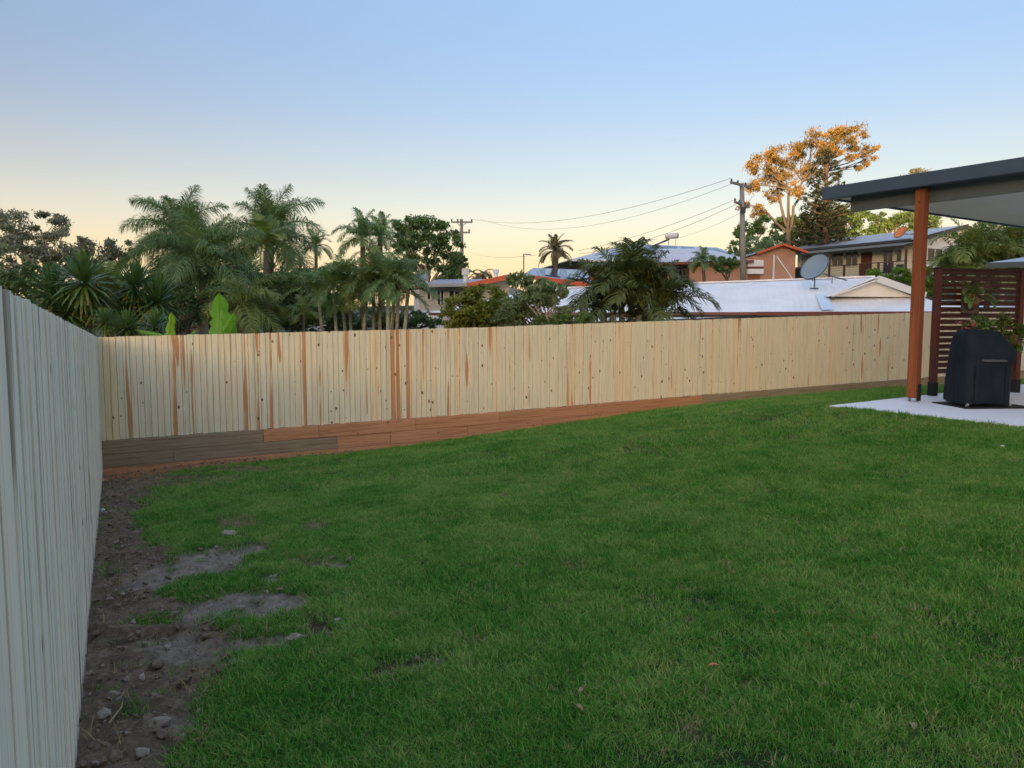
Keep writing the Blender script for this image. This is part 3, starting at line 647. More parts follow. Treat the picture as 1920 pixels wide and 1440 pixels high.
def dish(label, c, r, axis, foot, mat, thick=.03, arm=True):
    root = thing('satellite_dish', label, 'satellite dish', foot)
    R = Vector(axis).normalized().to_track_quat('Z', 'Y').to_matrix()
    rings, n = 7, 28; vs = [V3(c)]; fs = []
    for i in range(1, rings+1):
        rr = r*i/rings
        for k in range(n): t = 2*math.pi*k/n; vs.append(V3(c)+R@Vector((rr*math.cos(t), rr*math.sin(t)*.93, .22*r*(i/rings)**2)))
    for k in range(n): fs.append([0, 1+k, 1+(k+1) % n])
    for i in range(rings-1):
        for k in range(n): a = 1+i*n+k; b = 1+i*n+(k+1) % n; fs.append([a, a+n, b+n, b])
    mb = MB(); mb.v = vs; mb.f = fs; o = part('reflector', mb, mat, root, smooth=True)
    s = o.modifiers.new('s', 'SOLIDIFY'); s.thickness = thick
    rim = MB().tube([V3(c)+R@Vector((r*math.cos(t)*1.0, r*math.sin(t)*.93, .22*r)) for t in [2*math.pi*k/28 for k in range(29)]], .012, 5); part('rim', rim, DK, root)
    f = V3(foot); back = V3(c)+R@Vector((0, 0, -.06))
    part('mast', MB().tube([f, f+Vector((0, 0, (back.z-f.z)*.6)), back], .02*max(1, r/.5), 6), DK, root)
    part('foot_bracket', MB().tube([f+Vector((-.14, 0, .01)), f, f+Vector((.14, .05, .01))], .02, 5), DK, root)
    part('strut', MB().tube([f+Vector((-.08, 0, .25)), back+R@Vector((0, -.12, 0))], .014, 5), DK, root)
    if arm:
        e = V3(c)+R@Vector((0, -r*.25, r*1.0)); part('feed_arm', MB().tube([V3(c)+R@Vector((0, -r*.9, .15*r)), e], .016, 5), DK, root)
        part('receiver', MB().box(e, (.07, .07, .1)), DK, root)
    return root
DISHG = plain('dish_grey', (.20, .27, .33), .5, .06, 2)
ft = ONP(1527, 544)
dish('large grey round satellite dish on a bent mast on the white sheet roof', at(1530, 503, ft.y-.1), px2m(29, ft.y), (-.76, -.42, .5), ft, DISHG, arm=False)
# strut that runs from the dish to the roof on its right, and a small vent
sc_ = thing('roof_stay', 'thin dark stay bar lying on the white roof just right of the grey satellite dish', 'bar', ONP(1560, 528))
part('bar', MB().tube([ONP(1543, 523)+Vector((0, 0, .12)), ONP(1592, 531)+Vector((0, 0, .02))], .022, 5), DK, sc_)
part('leg', MB().tube([ONP(1560, 533), ONP(1560, 526)+Vector((0, 0, .06))], .014, 5), DK, sc_)

def hill_house():
    gR = at(1696, 457, 53); gL = at(1452, 480, 63)
    fr = Fr((gR.x, gR.y), (gL.x-gR.x, gL.y-gR.y)); Lg = (Vector((gL.x, gL.y, 0))-fr.O).length
    root = thing('hill_house', 'long cream house on the hill with blue grey metal roof and a dark railed veranda', 'house', fr.p(5, 5, 2.3))
    zg = gR.z; zf = fr.hit(1640, 521, 0)[1]
    # veranda roof, thin, light with charcoal gutter
    part('veranda_roof', MB().poly([fr.p(0, 0, zg+.03), fr.p(Lg, 0, zg+.03), fr.p(Lg, 2.2, zg+.42), fr.p(0, 2.2, zg+.42)], .06), GREYROOF, root)
    part('veranda_gutter', fr.box(-.05, Lg+.1, -.14, -.01, zg-.10, zg+.09), plain('veranda_fascia', (.16, .19, .22), .5, .1, 2), root)
    part('roof_gutter', fr.box(-.05, Lg+.1, .55, .67, zg+.22, zg+.38), DK, root)
    zr = zg+1.55; wr = 6.0
    part('roof', MB().poly([fr.p(-.7, .6, zg+.36), fr.p(Lg+.2, .6, zg+.36), fr.p(Lg-1.2, wr, zr), fr.p(-.7, wr, zr)], .08).poly([fr.p(-.7, wr, zr), fr.p(Lg-1.2, wr, zr), fr.p(Lg, wr+6, zg), fr.p(-.7, wr+6, zg)], .08).poly([fr.p(Lg+.2, .6, zg+.36), fr.p(Lg, wr+6, zg), fr.p(Lg-1.2, wr, zr)], .08), GREYROOF, root)
    part('barge_board', MB().bar(fr.p(-.72, 1.0, zg+.40), fr.p(-.72, wr, zr-.06), .06, .22), DK, root)
    bw = 2.0
    part('front_wall', fr.box(-.2, Lg-.6, bw, bw+.2, zf-.2, zg+.55), CREAM2, root)
    g = MB(); a = -.2; pts = [(bw+.21, zf-2.5), (wr+5.5, zf-2.5), (wr+5.5, zg+.05), (wr, zr-.12), (bw+.21, zg+.62)]
    g.v = [fr.p(a, b, z) for b, z in pts]+[fr.p(a+.2, b, z) for b, z in pts]; g.f = [[0, 1, 2, 3, 4], [9, 8, 7, 6, 5]]+[[i, i+5, (i+1) % 5+5, (i+1) % 5] for i in range(5)]
    part('end_wall', g, GW, root)
    part('back_wall', fr.box(0, Lg-.6, bw+.25, wr+5.4, zf-.5, zg+.0), CREAM2, root)
    # windows, doors of the facade
    win(fr, root, 1562, 476, 1581, 497, bw); win(fr, root, 1588, 474, 1608, 498, bw, mull=1)
    win(fr, root, 1508, 481, 1525, 496, bw); win(fr, root, 1658, 471, 1673, 512, bw)
    win(fr, root, 1683, 470, 1690, 490, bw, mull=0)
    part('door', fr.rect(1616, 474, 1634, 517, bw, .05), plain('brown_door', (.13, .045, .032), .6, .15, 3), root)
    part('downpipe', fr.rect(1500, 481, 1502, 523, bw-.1, .03), TRIMW, root)
    # end wall window
    fe = Fr(tuple(fr.p(-.2, 0, 0))[:2], tuple(fr.n)[:2])
    def endwin(px0, py0, px1, py1):
        # plane through the end wall
        nrm = fr.d; O = fr.p(-.2, 0, 0)
        def hit(x, y): r = Vector(ray(x, y)); t = O.dot(nrm)/Vector((r.x, r.y, 0)).dot(nrm); P = r*t; return (P-O).dot(fr.n), P.z
        b0, z1 = hit(px0, py0); b1, z0 = hit(px1, py1)
        mb = MB()
        for (x0, x1, y0, y1) in ((b0-.08, b1+.08, z1, z1+.08), (b0-.08, b1+.08, z0-.08, z0), (b0-.08, b0, z0, z1), (b1, b1+.08, z0, z1), ((b0+b1)/2-.03, (b0+b1)/2+.03, z0, z1)):
            mb.hexa([fr.p(a_, b_, z_) for z_ in (y0, y1) for a_, b_ in ((-.28, x0), (-.28, x1), (-.18, x1), (-.18, x0))])
        w_ = part('window', mb, TRIMW, root)
        part('pane', MB().hexa([fr.p(a_, b_, z_) for z_ in (z0, z1) for a_, b_ in ((-.24, b0), (-.24, b1), (-.19, b1), (-.19, b0))]), M['glass'], w_)
    endwin(1738, 466, 1764, 492)
    # deck, posts, railing
    part('deck', fr.box(-.1, Lg+.6, -.1, bw, zf-.28, zf-.02), BROWN, root)
    posts = [1477, 1512, 1554, 1582, 1612, 1646, 1672, 1697]
    for px in posts:
        a, _ = fr.hit(px, 490, 0); tall = px in (1477, 1554, 1646, 1697, 1672)
        part('post', fr.box(a-.06, a+.06, .02, .14, zf, zg-.08 if px in (1477, 1554, 1697) else zf+1.02), BROWN, root)
    a0 = fr.hit(1700, 490, 0)[0]; a1 = Lg+.5
    part('handrail', fr.box(a0, a1, .0, .1, zf+1.02, zf+1.08), BROWN, root)
    for k in range(5): part('rail_wire', fr.box(a0, a1, .04, .055, zf+.16+k*.17, zf+.175+k*.17), DK, root)
    part('step_frame', fr.rect(1624, 492, 1632, 520, .3, .05), BROWN, root)
    # lower wing rail at right, in front of the cream wall
    part('side_rail', fr.box(a0-1.6, a0-.02, .5, .55, zf+.98, zf+1.04), BROWN, root)
    # outdoor table and chairs on the veranda
    for px, lab in ((1663, 'dark round outdoor chair nearest the veranda steps of the hill house'), (1682, 'dark outdoor chair at the right end of the hill house veranda')):
        a, _ = fr.hit(px, 510, .8); t = thing('veranda_chair', lab, 'chair', fr.p(a, .9, zf), 'veranda chairs')
        part('seat', fr.box(a-.28, a+.28, .6, 1.1, zf+.38, zf+.45), DK, t); part('backrest', fr.box(a-.28, a+.28, 1.05, 1.12, zf+.46, zf+.9), DK, t)
        for da in (-.25, .25):
            for db in (.65, 1.07): part('leg', fr.box(a+da-.02, a+da+.02, db-.02, db+.02, zf, zf+.38), DK, t)
    for k_, px in enumerate((1495,)):
        a, _ = fr.hit(px, 510, .8); t = thing('covered_grill', 'black hooded outdoor grill at the left end of the hill house veranda', 'grill', fr.p(a, .9, zf))
        part('cabinet', fr.box(a-.6, a+.6, .6, 1.2, zf+.1, zf+.85), M['black'], t); part('hood', fr.box(a-.4, a+.4, .65, 1.15, zf+.85, zf+1.2), M['black'], t, bevel=.1)
    return fr, zg
HF, HZ = hill_house()
od = plain('dish_sun_orange', (.45, .16, .06), .5, .1, 2)  # orange of the low sun put into the dish colour
ft = HF.p(.3, 2.2, HZ+.62)
dish('small satellite dish, orange in low sun, on the blue grey roof of the hill house', at(1690, 437, ft.y-.3), px2m(13, ft.y), (-.79, -.25, .55), ft, od, arm=False)

def salmon_house():
    c0 = at(1482, 527, 47); c1 = at(1236, 531, 47)
    fr = Fr((c0.x, c0.y), (c1.x-c0.x, c1.y-c0.y))
    root = thing('salmon_house', 'salmon rendered house with a bright orange edged gable behind the tall utility pole', 'house', fr.p(4, 2, 1.5))
    a_, ze = fr.hit(1395, 492, 0); L_ = fr.hit(1236, 500, 0)[0]; am = fr.hit(1395, 500, 0)[0]; av = fr.hit(1293, 500, 0)[0]
    zb = c0.z-1.2
    part('wall', fr.box(am, av, 0, 5, zb, ze-.02), SAL, root)
    part('column', fr.box(fr.hit(1262, 500, 0)[0], fr.hit(1253, 500, 0)[0], 0, .3, zb, ze-.02), SAL, root)
    part('porch_wall', fr.box(av+.02, L_, 2.4, 2.6, zb, ze-.02), BROWN, root)
    part('porch_floor', fr.box(av+.02, L_, .02, 2.38, zb, c0.z-.1), BROWN, root)
    win(fr, root, 1267, 502, 1278, 516, 2.38, mull=0)
    for px in (1266, 1272, 1279, 1286, 1292): a = fr.hit(px, 520, .1)[0]; part('baluster', fr.box(a-.03, a+.03, .08, .12, c0.z-.1, c0.z+.65), DK, root)
    part('handrail', fr.box(av+.02, L_-.5, .06, .14, c0.z+.65, c0.z+.72), DK, root)
    zr = fr.hit(1340, 466, 3.5)[1]
    part('roof', MB().poly([fr.p(am-.4, -.5, ze+.1), fr.p(L_+.6, -.5, ze-.05), fr.p(L_-.6, 3.5, zr), fr.p(am+1.5, 3.5, zr)], .06).poly([fr.p(am+1.5, 3.5, zr), fr.p(L_-.6, 3.5, zr), fr.p(L_+.6, 7.5, ze), fr.p(am-.4, 7.5, ze)], .06).poly([fr.p(am-.4, -.5, ze+.1), fr.p(am+1.5, 3.5, zr), fr.p(am-.4, 7.5, ze)], .06).poly([fr.p(L_+.6, -.5, ze-.05), fr.p(L_+.6, 7.5, ze), fr.p(L_-.6, 3.5, zr)], .06), roofmat('pale_sheet_roof', (.52, .53, .58), .2, .5, (1, 0, 0)), root)
    part('gutter', MB().bar(fr.p(am-.4, -.58, ze+.02), fr.p(L_+.6, -.58, ze-.13), .12, .16), RED, root)
    # gabled wing at the right
    zt = fr.hit(1465, 461, -.2)[1]; aL = fr.hit(1425, 475, -.2)[0]; zl = fr.hit(1425, 476, -.2)[1]; aR = -.1; apx = fr.hit(1465, 461, -.2)[0]
    g = MB(); P = [(aR-.1, zb), (am-.02, zb), (am-.02, zl-.25), (aL, zl), (apx, zt), (aR-.1, zt-.35)]
    g.v = [fr.p(a, -.2, z) for a, z in P]+[fr.p(a, 5.2, z) for a, z in P]; g.f = [list(range(6)), list(range(6, 12))[::-1]]+[[i, i+6, (i+1) % 6+6, (i+1) % 6] for i in range(6)]
    part('wing_wall', g, SAL, root)
    part('gable_edge', MB().bar(fr.p(aL+.3, -.42, zl), fr.p(apx, -.42, zt+.06), .35, .13), ORED, root); part('gable_edge', MB().bar(fr.p(apx, -.42, zt+.06), fr.p(aR-.7, -.42, zt-.42), .35, .13), ORED, root)
    part('wing_roof', MB().poly([fr.p(apx, -.4, zt+.1), fr.p(apx, 5.2, zt+.1), fr.p(am+.2, 5.2, zl-.2), fr.p(am+.2, -.4, zl-.2)], .05).poly([fr.p(apx, -.4, zt+.1), fr.p(aR-.6, -.4, zt-.38), fr.p(aR-.6, 5.2, zt-.38), fr.p(apx, 5.2, zt+.1)], .05), GREYROOF, root)
    part('blind', fr.rect(1400, 488, 1429, 500, -.2, .25), GW, root); part('blind_stripe', fr.rect(1400, 500, 1429, 504, -.2, .27), RED, root); part('blind', fr.rect(1400, 504.5, 1429, 514, -.2, .25), GW, root)
    part('roller_door', fr.rect(1402, 516, 1424, 529, -.2, .06), plain('brown_roller', (.22, .09, .055), .6, .1, 3), root)
    part('drain_pipe', fr.rect(1448.8, 478, 1450.6, 530, -.2, .12), TRIMW, root)
    pst = thing('stay_pole', 'thin pale pole leaning against the salmon house beside its white drain pipe', 'pole', fr.p(.2, -1, c0.z)); part('pole', MB().tube([at(1456, 480, 45.2), at(1489, 527, 44)], .03, 6), TRIMW, pst)
salmon_house()

def solar_house():
    e0 = at(1410, 487, 52); e1 = at(1066, 489, 50)
    fr = Fr((e0.x, e0.y), (e1.x-e0.x, e1.y-e0.y)); L_ = (Vector((e1.x, e1.y, 0))-fr.O).length; ze = (e0.z+e1.z)/2
    root = thing('solar_roof_house', 'house with a broad pale hipped roof carrying dark solar panels, rising behind the big palm', 'house', fr.p(L_/2, 3, 0))
    a0 = fr.hit(1345, 464, 4)[0]; a1 = fr.hit(1180, 456, 4)[0]; zr0 = fr.hit(1345, 464, 4)[1]; zr1 = fr.hit(1180, 457, 4)[1]
    RM = roofmat('pale_blue_sheet_roof', (.47, .50, .57), .22, .45, (1, 0, 0))
    A, B, Cc, D = fr.p(-.3, -.4, ze-.05), fr.p(L_, -.4, ze-.05), fr.p(a1, 4, zr1), fr.p(a0, 4, zr0)
    part('roof', MB().poly([A, B, Cc, D], .06).poly([D, Cc, fr.p(L_, 9, ze), fr.p(-.3, 9, ze)], .06).poly([B, fr.p(L_, 9, ze), Cc], .06).poly([A, D, fr.p(-.3, 9, ze)], .06), RM, root)
    part('gutter', fr.box(-.3, L_+.05, -.5, -.39, ze-.17, ze-.03), GW, root)
    part('wall', fr.box(.5, L_-1.5, .5, 8, ze-4.5, ze-.15), plain('brick_red_wall', (.30, .12, .075), .9, .15, 4), root)
    def q(u, v): return fr.p(0, 0, 0)*0+(A+(B-A)*u)*(1-v)+(D+(Cc-D)*u)*v
    for (u0, u1, v0, v1) in ((.08, .22, .35, .8), (.30, .42, .40, .85), (.46, .58, .40, .85), (.62, .75, .52, .88), (.66, .86, .2, .45)):
        up = Vector((0, -.03, .10)); root_p = part('solar_panel', MB().poly([q(u0, v0)+up, q(u1, v0)+up, q(u1, v1)+up, q(u0, v1)+up], .04), PANEL, root)
    # solar water heater
    t = thing('water_heater', 'silver solar hot water tank perched on the ridge of the pale solar roof', 'water heater', at(1258, 452, 55))
    c = at(1259, 443, 54.5); part('tank', MB().tube([c-Vector((.42, 0, 0)), c-Vector((.38, 0, 0)), c+Vector((.38, 0, .04)), c+Vector((.42, 0, .04))], [.15, .2, .2, .15], 14), TRIMW, t, smooth=True)
    part('end_cap', MB().tube([c+Vector((.43, 0, .04)), c+Vector((.47, 0, .04))], [.2, .17], 14), DK, t)
    k = at(1230, 458, 54); part('collector', MB().poly([k+Vector((-.3, 0, -.1)), k+Vector((.9, 0, .42)), k+Vector((1.1, .7, .42)), k+Vector((-.1, .7, -.1))], .05), PANEL, t)
    for dx in (-.2, .3): part('leg', MB().tube([c+Vector((dx, 0, -.2)), c+Vector((dx, 0, -.62))], .03, 5), GW, t)
solar_house()

def red_house():
    c0 = at(955, 590, 37); c1 = at(786, 590, 37.6); fr = Fr((c0.x, c0.y), (c1.x-c0.x, c1.y-c0.y))
    root = thing('weatherboard_house', 'pale cottage with dark windows and an orange red gable edge behind the yellow green bush', 'house', fr.p(2, 3, -1.3))
    L_ = fr.hit(786, 560, 0)[0]; a875 = fr.hit(878, 540, 0)[0]
    z540 = fr.hit(850, 538, 0)[1]
    part('wall', fr.box(0, L_, 0, 6, -2.4, z540), plain('pale_grey_board', (.46, .46, .44), .8, .08, 2), root)
    win(fr, root, 821, 545, 832, 571, 0); win(fr, root, 843, 546, 862, 566, 0); win(fr, root, 802, 546, 807, 561, 0, mull=0)
    # roof: grey part at left, red edged gable at right
    p0 = at(955, 519, 36.3); p1 = at(876, 534, 36.5); p2 = at(786, 536, 36.8)
    zt = at(880, 521, 40).z
    RM = roofmat('grey_sheet_roof', (.33, .36, .40), .2, .5, (1, 0, 0))
    part('roof', MB().poly([p1, p2, fr.p(L_, 4, zt), fr.p(a875-.3, 4, zt)], .06).poly([p0, p1, fr.p(a875-.3, 4, zt), fr.p(-.2, 4, at(955, 516, 40).z)], .06), RM, root)
    part('gutter', MB().bar(p1+Vector((0, -.08, -.0)), p2+Vector((0, -.08, -.0)), .12, .16), plain('grey_gutter', (.28, .31, .35), .5, .1, 2), root)
    part('eave_soffit', MB().poly([p1+Vector((0, 0, -.12)), p2+Vector((0, 0, -.12)), fr.p(L_, 0, z540+.02), fr.p(a875, 0, z540+.02)], .04), DK, root)
    part('barge_board', MB().bar(p0+Vector((0, -.1, 0)), p1+Vector((.0, -.1, -.05)), .06, .24), ORED, root)
    g = MB(); g.v = [V3(p0)+Vector((0, .1, -.1)), V3(p1)+Vector((0, .1, -.1)), fr.p(a875, .1, z540-.1), fr.p(0, .1, z540-.1)]; g.f = [[0, 1, 2, 3]]
    g.v += [v+Vector((0, .15, 0)) for v in g.v]; g.f += [[7, 6, 5, 4]]+[[i, i+4, (i+1) % 4+4, (i+1) % 4] for i in range(4)]
    part('gable_wall', g, CREAM, root)
    for px, y0, y1, r, lb in ((873, 504, 530, 7.5, 0), (930, 505, 521, 6, 1)):
        b = at(px, y1, 37.5); t = at(px, y0, 37.5); r_ = px2m(r, 37.5)
        part('chimney_flue' if lb == 0 else 'roof_vent', MB().tube([b, (b*.45+t*.55), (b*.44+t*.56), t], [r_*.6, r_*.6, r_, r_*.95], 12), GW if lb else TRIMW, root, smooth=False)
    # side part at left, orange eave glimpsed between palms
    part('eave', MB().bar(at(740, 543, 38), at(806, 537, 37.5), .3, .14), plain('faded_orange_eave', (.42, .18, .09), .6, .1, 2), root)
    fc = thing('picket_fence', 'grey white picket fence below the windows of the pale cottage', 'fence', at(790, 600, 33))
    for k in range(22):
        p = at(742+k*4.2, 592, 33); part('picket', MB().box((p.x, p.y, p.z-.25), (.055, .03, .95)), GW, fc)
    part('rail', MB().bar(at(740, 584, 33.05), at(835, 584, 33.05), .04, .07), GW, fc)
    # second roof further right: blue grey with red edge
    r2 = thing('garden_house', 'house with bluish solar roof and orange red fascia left of the big bushy palm', 'house', at(1050, 560, 42))
    a, b, c, d = at(992, 517, 40), at(1110, 533, 38.5), at(1100, 506, 46), at(1000, 502, 46)
    part('roof', MB().poly([a, b, c, d], .06), roofmat('blue_sheet_roof', (.30, .37, .48), .25, .35, (1, 0, 0)), r2)
    part('roof', MB().poly([at(975, 519, 40.2), a, d], .06), RM, r2)
    part('fascia', MB().bar(a+Vector((0, -.1, -.06)), b+Vector((0, -.1, -.06)), .08, .22), ORED, r2)
    for u in (.25, .62):
        m_ = lambda s, t: (a+(b-a)*s)*(1-t)+(d+(c-d)*s)*t+Vector((0, 0, .08)); part('solar_panel', MB().poly([m_(u, .15), m_(u+.25, .15), m_(u+.25, .8), m_(u, .8)], .04), PANEL, r2)
    part('wall', MB().hexa([Vector((x, y, z)) for z in (-2, a.z-.3) for x, y in ((a.x+.3, a.y+.3), (b.x-.3, b.y+1.8), (c.x-.3, c.y), (d.x+.3, d.y))]), CREAM, r2)
    an = thing('tv_antenna', 'thin television antenna mast above the cottage roofs, left of the distant palm', 'antenna', at(982, 512, 40))
    part('mast', MB().tube([at(982, 520, 40), at(982, 476, 40)], .035, 5), M['cable'], an); part('element', MB().tube([at(981, 477, 40), at(996, 477, 40)], .03, 5), M['cable'], an)
    # house glimpsed far left between palms
    h3 = thing('cottage_roof', 'small grey roofed cottage glimpsed behind the cane palms left of the picket fence', 'house', at(600, 580, 34))
    part('roof', MB().poly([at(556, 556, 33), at(612, 556, 33), at(620, 545, 37), at(568, 545, 37)], .08), RM, h3)
    part('wall', MB().hexa([Vector((x, y, z)) for z in (-2.4, at(600, 557, 33.5).z) for x, y in ((at(562, 1, 33.5).x, 33.5), (at(608, 1, 33.5).x, 33.5), (at(612, 1, 37).x, 37), (at(570, 1, 37).x, 37))]), GW, h3)
    h4 = thing('shed_roof', 'small bluish metal shed roof peeping over the cottage eave', 'shed', at(783, 530, 42))
    part('roof', MB().poly([at(768, 521, 41), at(800, 521, 41), at(796, 513, 44), at(772, 513, 44)], .08), GREYROOF, h4)
    part('wall', MB().hexa([Vector((x, y, z)) for z in (-1, at(783, 522, 41).z-.05) for x, y in ((at(770, 1, 41.3).x, 41.3), (at(798, 1, 41.3).x, 41.3), (at(796, 1, 44).x, 44), (at(773, 1, 44).x, 44))]), GW, h4)
red_house()
def pergola():
    t = thing('neighbour_carport', 'dark green grey carport roof showing above the slatted screen at the right edge', 'carport', at(1890, 520, 20))
    a, b = at(1850, 498, 20), at(1975, 494, 19)
    part('gutter', MB().bar(a, b, .12, .14), plain('green_grey_gutter', (.06, .09, .10), .5, .1, 2), t)
    part('roof', MB().poly([a+Vector((0, 0, .07)), b+Vector((0, 0, .07)), at(2000, 470, 23), at(1890, 487, 24)], .05), GREYROOF, t)
    part('beam', MB().bar(a+Vector((.1, .3, -.16)), b+Vector((0, .3, -.16)), .1, .16), BROWN, t)
    for p in (a, b): part('post', MB().box((p.x+.3, p.y+.4, -.5), (.1, .1, 3.2)), BROWN, t)
pergola()

# ================================================================== POLES AND WIRES
INS = plain('brown_insulator', (.12, .10, .10), .3, .1, 4)
def pole_b():
    Y = 42; b = at(1393, 620, Y); t = at(1391, 344, Y)
    root = thing('utility_pole', 'tall weathered timber utility pole in front of the gum tree and the salmon house', 'utility pole', (b.x, b.y, gz(b.x, b.y)))
    part('pole', MB().tube([Vector((b.x, b.y, gz(b.x, b.y)-.2)), Vector((t.x, b.y, t.z))], [.17, .12], 12), M['pole'], root, smooth=True)
    x1 = Vector((at(1358, 350, Y).x-.0, Y-1.2, at(1358, 349, Y).z)); x2 = Vector((at(1420, 348, Y).x, Y+1.0, at(1420, 346, Y).z))
    part('crossarm', MB().bar(x1, x2, .10, .12), M['pole'], root)
    y1 = Vector((at(1368, 383, Y).x, Y-.9, at(1368, 383, Y).z)); y2 = Vector((at(1414, 384, Y).x, Y+.9, at(1414, 384, Y).z))
    part('crossarm', MB().bar(y1, y2, .09, .10), M['pole'], root)
    for a, b_ in ((x1, x2), (y1, y2)):
        for u in (.04, .33, .7, .96): p = a+(b_-a)*u; part('insulator', MB().tube([p+Vector((0, 0, .05)), p+Vector((0, 0, .12)), p+Vector((0, 0, .2))], [.035, .06, .03], 8), INS, root)
    c = at(1391, 400, Y); part('brace', MB().bar(y1*.6+y2*.4, c, .04, .04), M['pole'], root)
    part('junction_box', MB().box(c+Vector((-.0, -.2, .15)), (.25, .12, .3)), DK, root)
    return x1, x2, y1, y2
X1, X2, Y1_, Y2_ = pole_b()
def pole_a():
    Y = 80; t = at(865, 411, Y); g0 = gz(t.x, Y)
    root = thing('utility_pole', 'distant slim utility pole with two crossarms beside the round fig tree', 'utility pole', (t.x, Y, g0))
    part('pole', MB().tube([Vector((t.x+.1, Y, g0-.3)), Vector((t.x, Y, t.z))], [.24, .16], 10), M['pole'], root)
    ends = []
    for yy, x0, x1 in ((416.5, 846, 886), (436, 846, 881)):
        a = at(x0, yy, Y); b = at(x1, yy, Y); part('crossarm', MB().bar(a, b, .14, .16), M['pole'], root); ends.append((a, b))
        for u in (.02, .3, .96): p = a+(b-a)*u; part('insulator', MB().tube([p+Vector((0, 0, .08)), p+Vector((0, 0, .3))], [.06, .1], 6), INS, root)
    for s_ in (-1, 1): part('brace', MB().bar(at(865, 425, Y-.1), at(865+s_*10, 417, Y-.1), .06, .06), M['pole'], root)
    return ends
EN = pole_a()
def wire(a, b, sag, label, r=.018):
    a = V3(a); b = V3(b); pts = [a+(b-a)*t-Vector((0, 0, 4*sag*t*(1-t))) for t in [i/24 for i in range(25)]]
    o = part('power_line', MB().tube(pts, r*.5, 4), M['cable'], None, origin=a); tag(o, label, 'power line', 'overhead wires')
wire(X1+Vector((0, 0, .2)), EN[0][1]+Vector((0, 0, .3)), 1.15, 'uppermost overhead wire sagging from the tall pole crossarm to the distant pole', .022)
wire(X1*.6+X2*.4+Vector((0, 0, .2)), EN[0][0]+Vector((3, 0, .3)), 1.7, 'second overhead wire sagging just below the uppermost one', .018)
wire(Y1_+Vector((0, 0, .1)), at(1085, 470, 49), .25, 'upper of two wires from the lower crossarm to the solar roof', .02)
wire(Y1_*.6+Y2_*.4+Vector((0, 0, .1)), at(1085, 476, 49), .45, 'lower of two wires from the lower crossarm to the solar roof', .02)
wire(at(1391, 398, 42), at(1270, 447, 54), .12, 'service wire running from the tall pole to the silver water tank', .016)
wire(EN[1][1]+Vector((0, 0, -2)), at(1005, 478, 42), .3, 'faint low wire from the distant pole to the television antenna', .02)
wire(Vector((20, 76, 8.2)), Vector((60, 60, 12)), .6, 'overhead wire passing behind the dark conifers at the right', .02) if False else None

# ================================================================== VEGETATION
L_DARK = leafmat('dark_leaf', (0.037, 0.071, 0.029), (0.118, 0.202, 0.067)); L_MID = leafmat('mid_leaf', (0.041, 0.090, 0.026), (0.140, 0.242, 0.065))
L_GREY = leafmat('grey_green_leaf', (0.085, 0.101, 0.072), (0.242, 0.267, 0.182)); L_YG = leafmat('yellow_green_leaf', (0.058, 0.087, 0.014), (0.232, 0.275, 0.043))
L_PALE = leafmat('pale_green_leaf', (0.058, 0.096, 0.038), (0.218, 0.294, 0.141)); L_GUM = leafmat('gum_leaf', (.07, .065, .03), (.34, .235, .065), extra=(.42, .24, .09))  # gum leaves golden orange: low sunlight partly put into their colour
L_PALM = leafmat('palm_leaf', (0.054, 0.103, 0.044), (0.159, 0.258, 0.086)); L_PALMY = leafmat('yellowish_palm_leaf', (0.065, 0.094, 0.026), (0.189, 0.246, 0.058))
L_YUC = leafmat('yucca_leaf', (.025, .060, .018), (.085, .15, .035), .2, .4); L_BRIGHT = leafmat('bright_leaf', (.045, .11, .012), (.13, .27, .03)); L_DIM = leafmat('distant_palm_leaf', (.06, .055, .025), (.15, .12, .05))
L_BAN = leafmat('banana_leaf', (.075, .22, .02), (.14, .36, .035), .35, .35); L_BANY = leafmat('young_banana_leaf', (.18, .32, .02), (.27, .46, .04), .4, .35)

def crown_mesh(name, clusters, n, size, mat, hang=0, sub=14, tight=.2, seed=1, aspect=1.6, shell=.55):
    rs = np.random.RandomState(seed); vols = np.array([c[1][0]*c[1][1]*c[1][2] for c in clusters])**.67; vols = vols/vols.sum()
    C_ = []; B = []
    for (c, r), wv in zip(clusters, vols):
        c = np.array(c); r = np.array(r); ns = max(4, int(sub*len(clusters)*wv)); m = int(n*wv/ns)+1
        d = rs.normal(size=(ns, 3)); d /= np.linalg.norm(d, axis=1)[:, None]; rad = rs.uniform(shell, 1, ns)**.6
        sc = c+d*rad[:, None]*r*.86
        tt = tight*r.mean()*rs.uniform(.6, 1.5, ns)
        p = np.repeat(sc, m, 0)+np.clip(rs.normal(size=(ns*m, 3)), -2, 2)*np.repeat(tt, m)[:, None]*np.array([1, 1, .7])*.75
        C_.append(p); B.append(np.clip(np.repeat(rs.uniform(.15, .85, ns), m)+rs.uniform(-.25, .25, ns*m), 0, 1))
    P = np.concatenate(C_); A = np.concatenate(B); k = len(P)
    a = rs.normal(size=(k, 3)); 
    if hang: a[:, 2] -= hang*1.6
    a /= np.linalg.norm(a, axis=1)[:, None]
    b = np.cross(a, rs.normal(size=(k, 3))); b /= np.linalg.norm(b, axis=1)[:, None]
    s = size*rs.uniform(.6, 1.35, k)[:, None]
    v = np.stack([P-a*s*aspect*.5, P-b*s*.32+a*s*.05, P+a*s*aspect*.5, P+b*s*.32+a*s*.05], 1).reshape(-1, 3)
    f = np.arange(4*k).reshape(-1, 4); return arrmesh(name, v, f, mat, A)
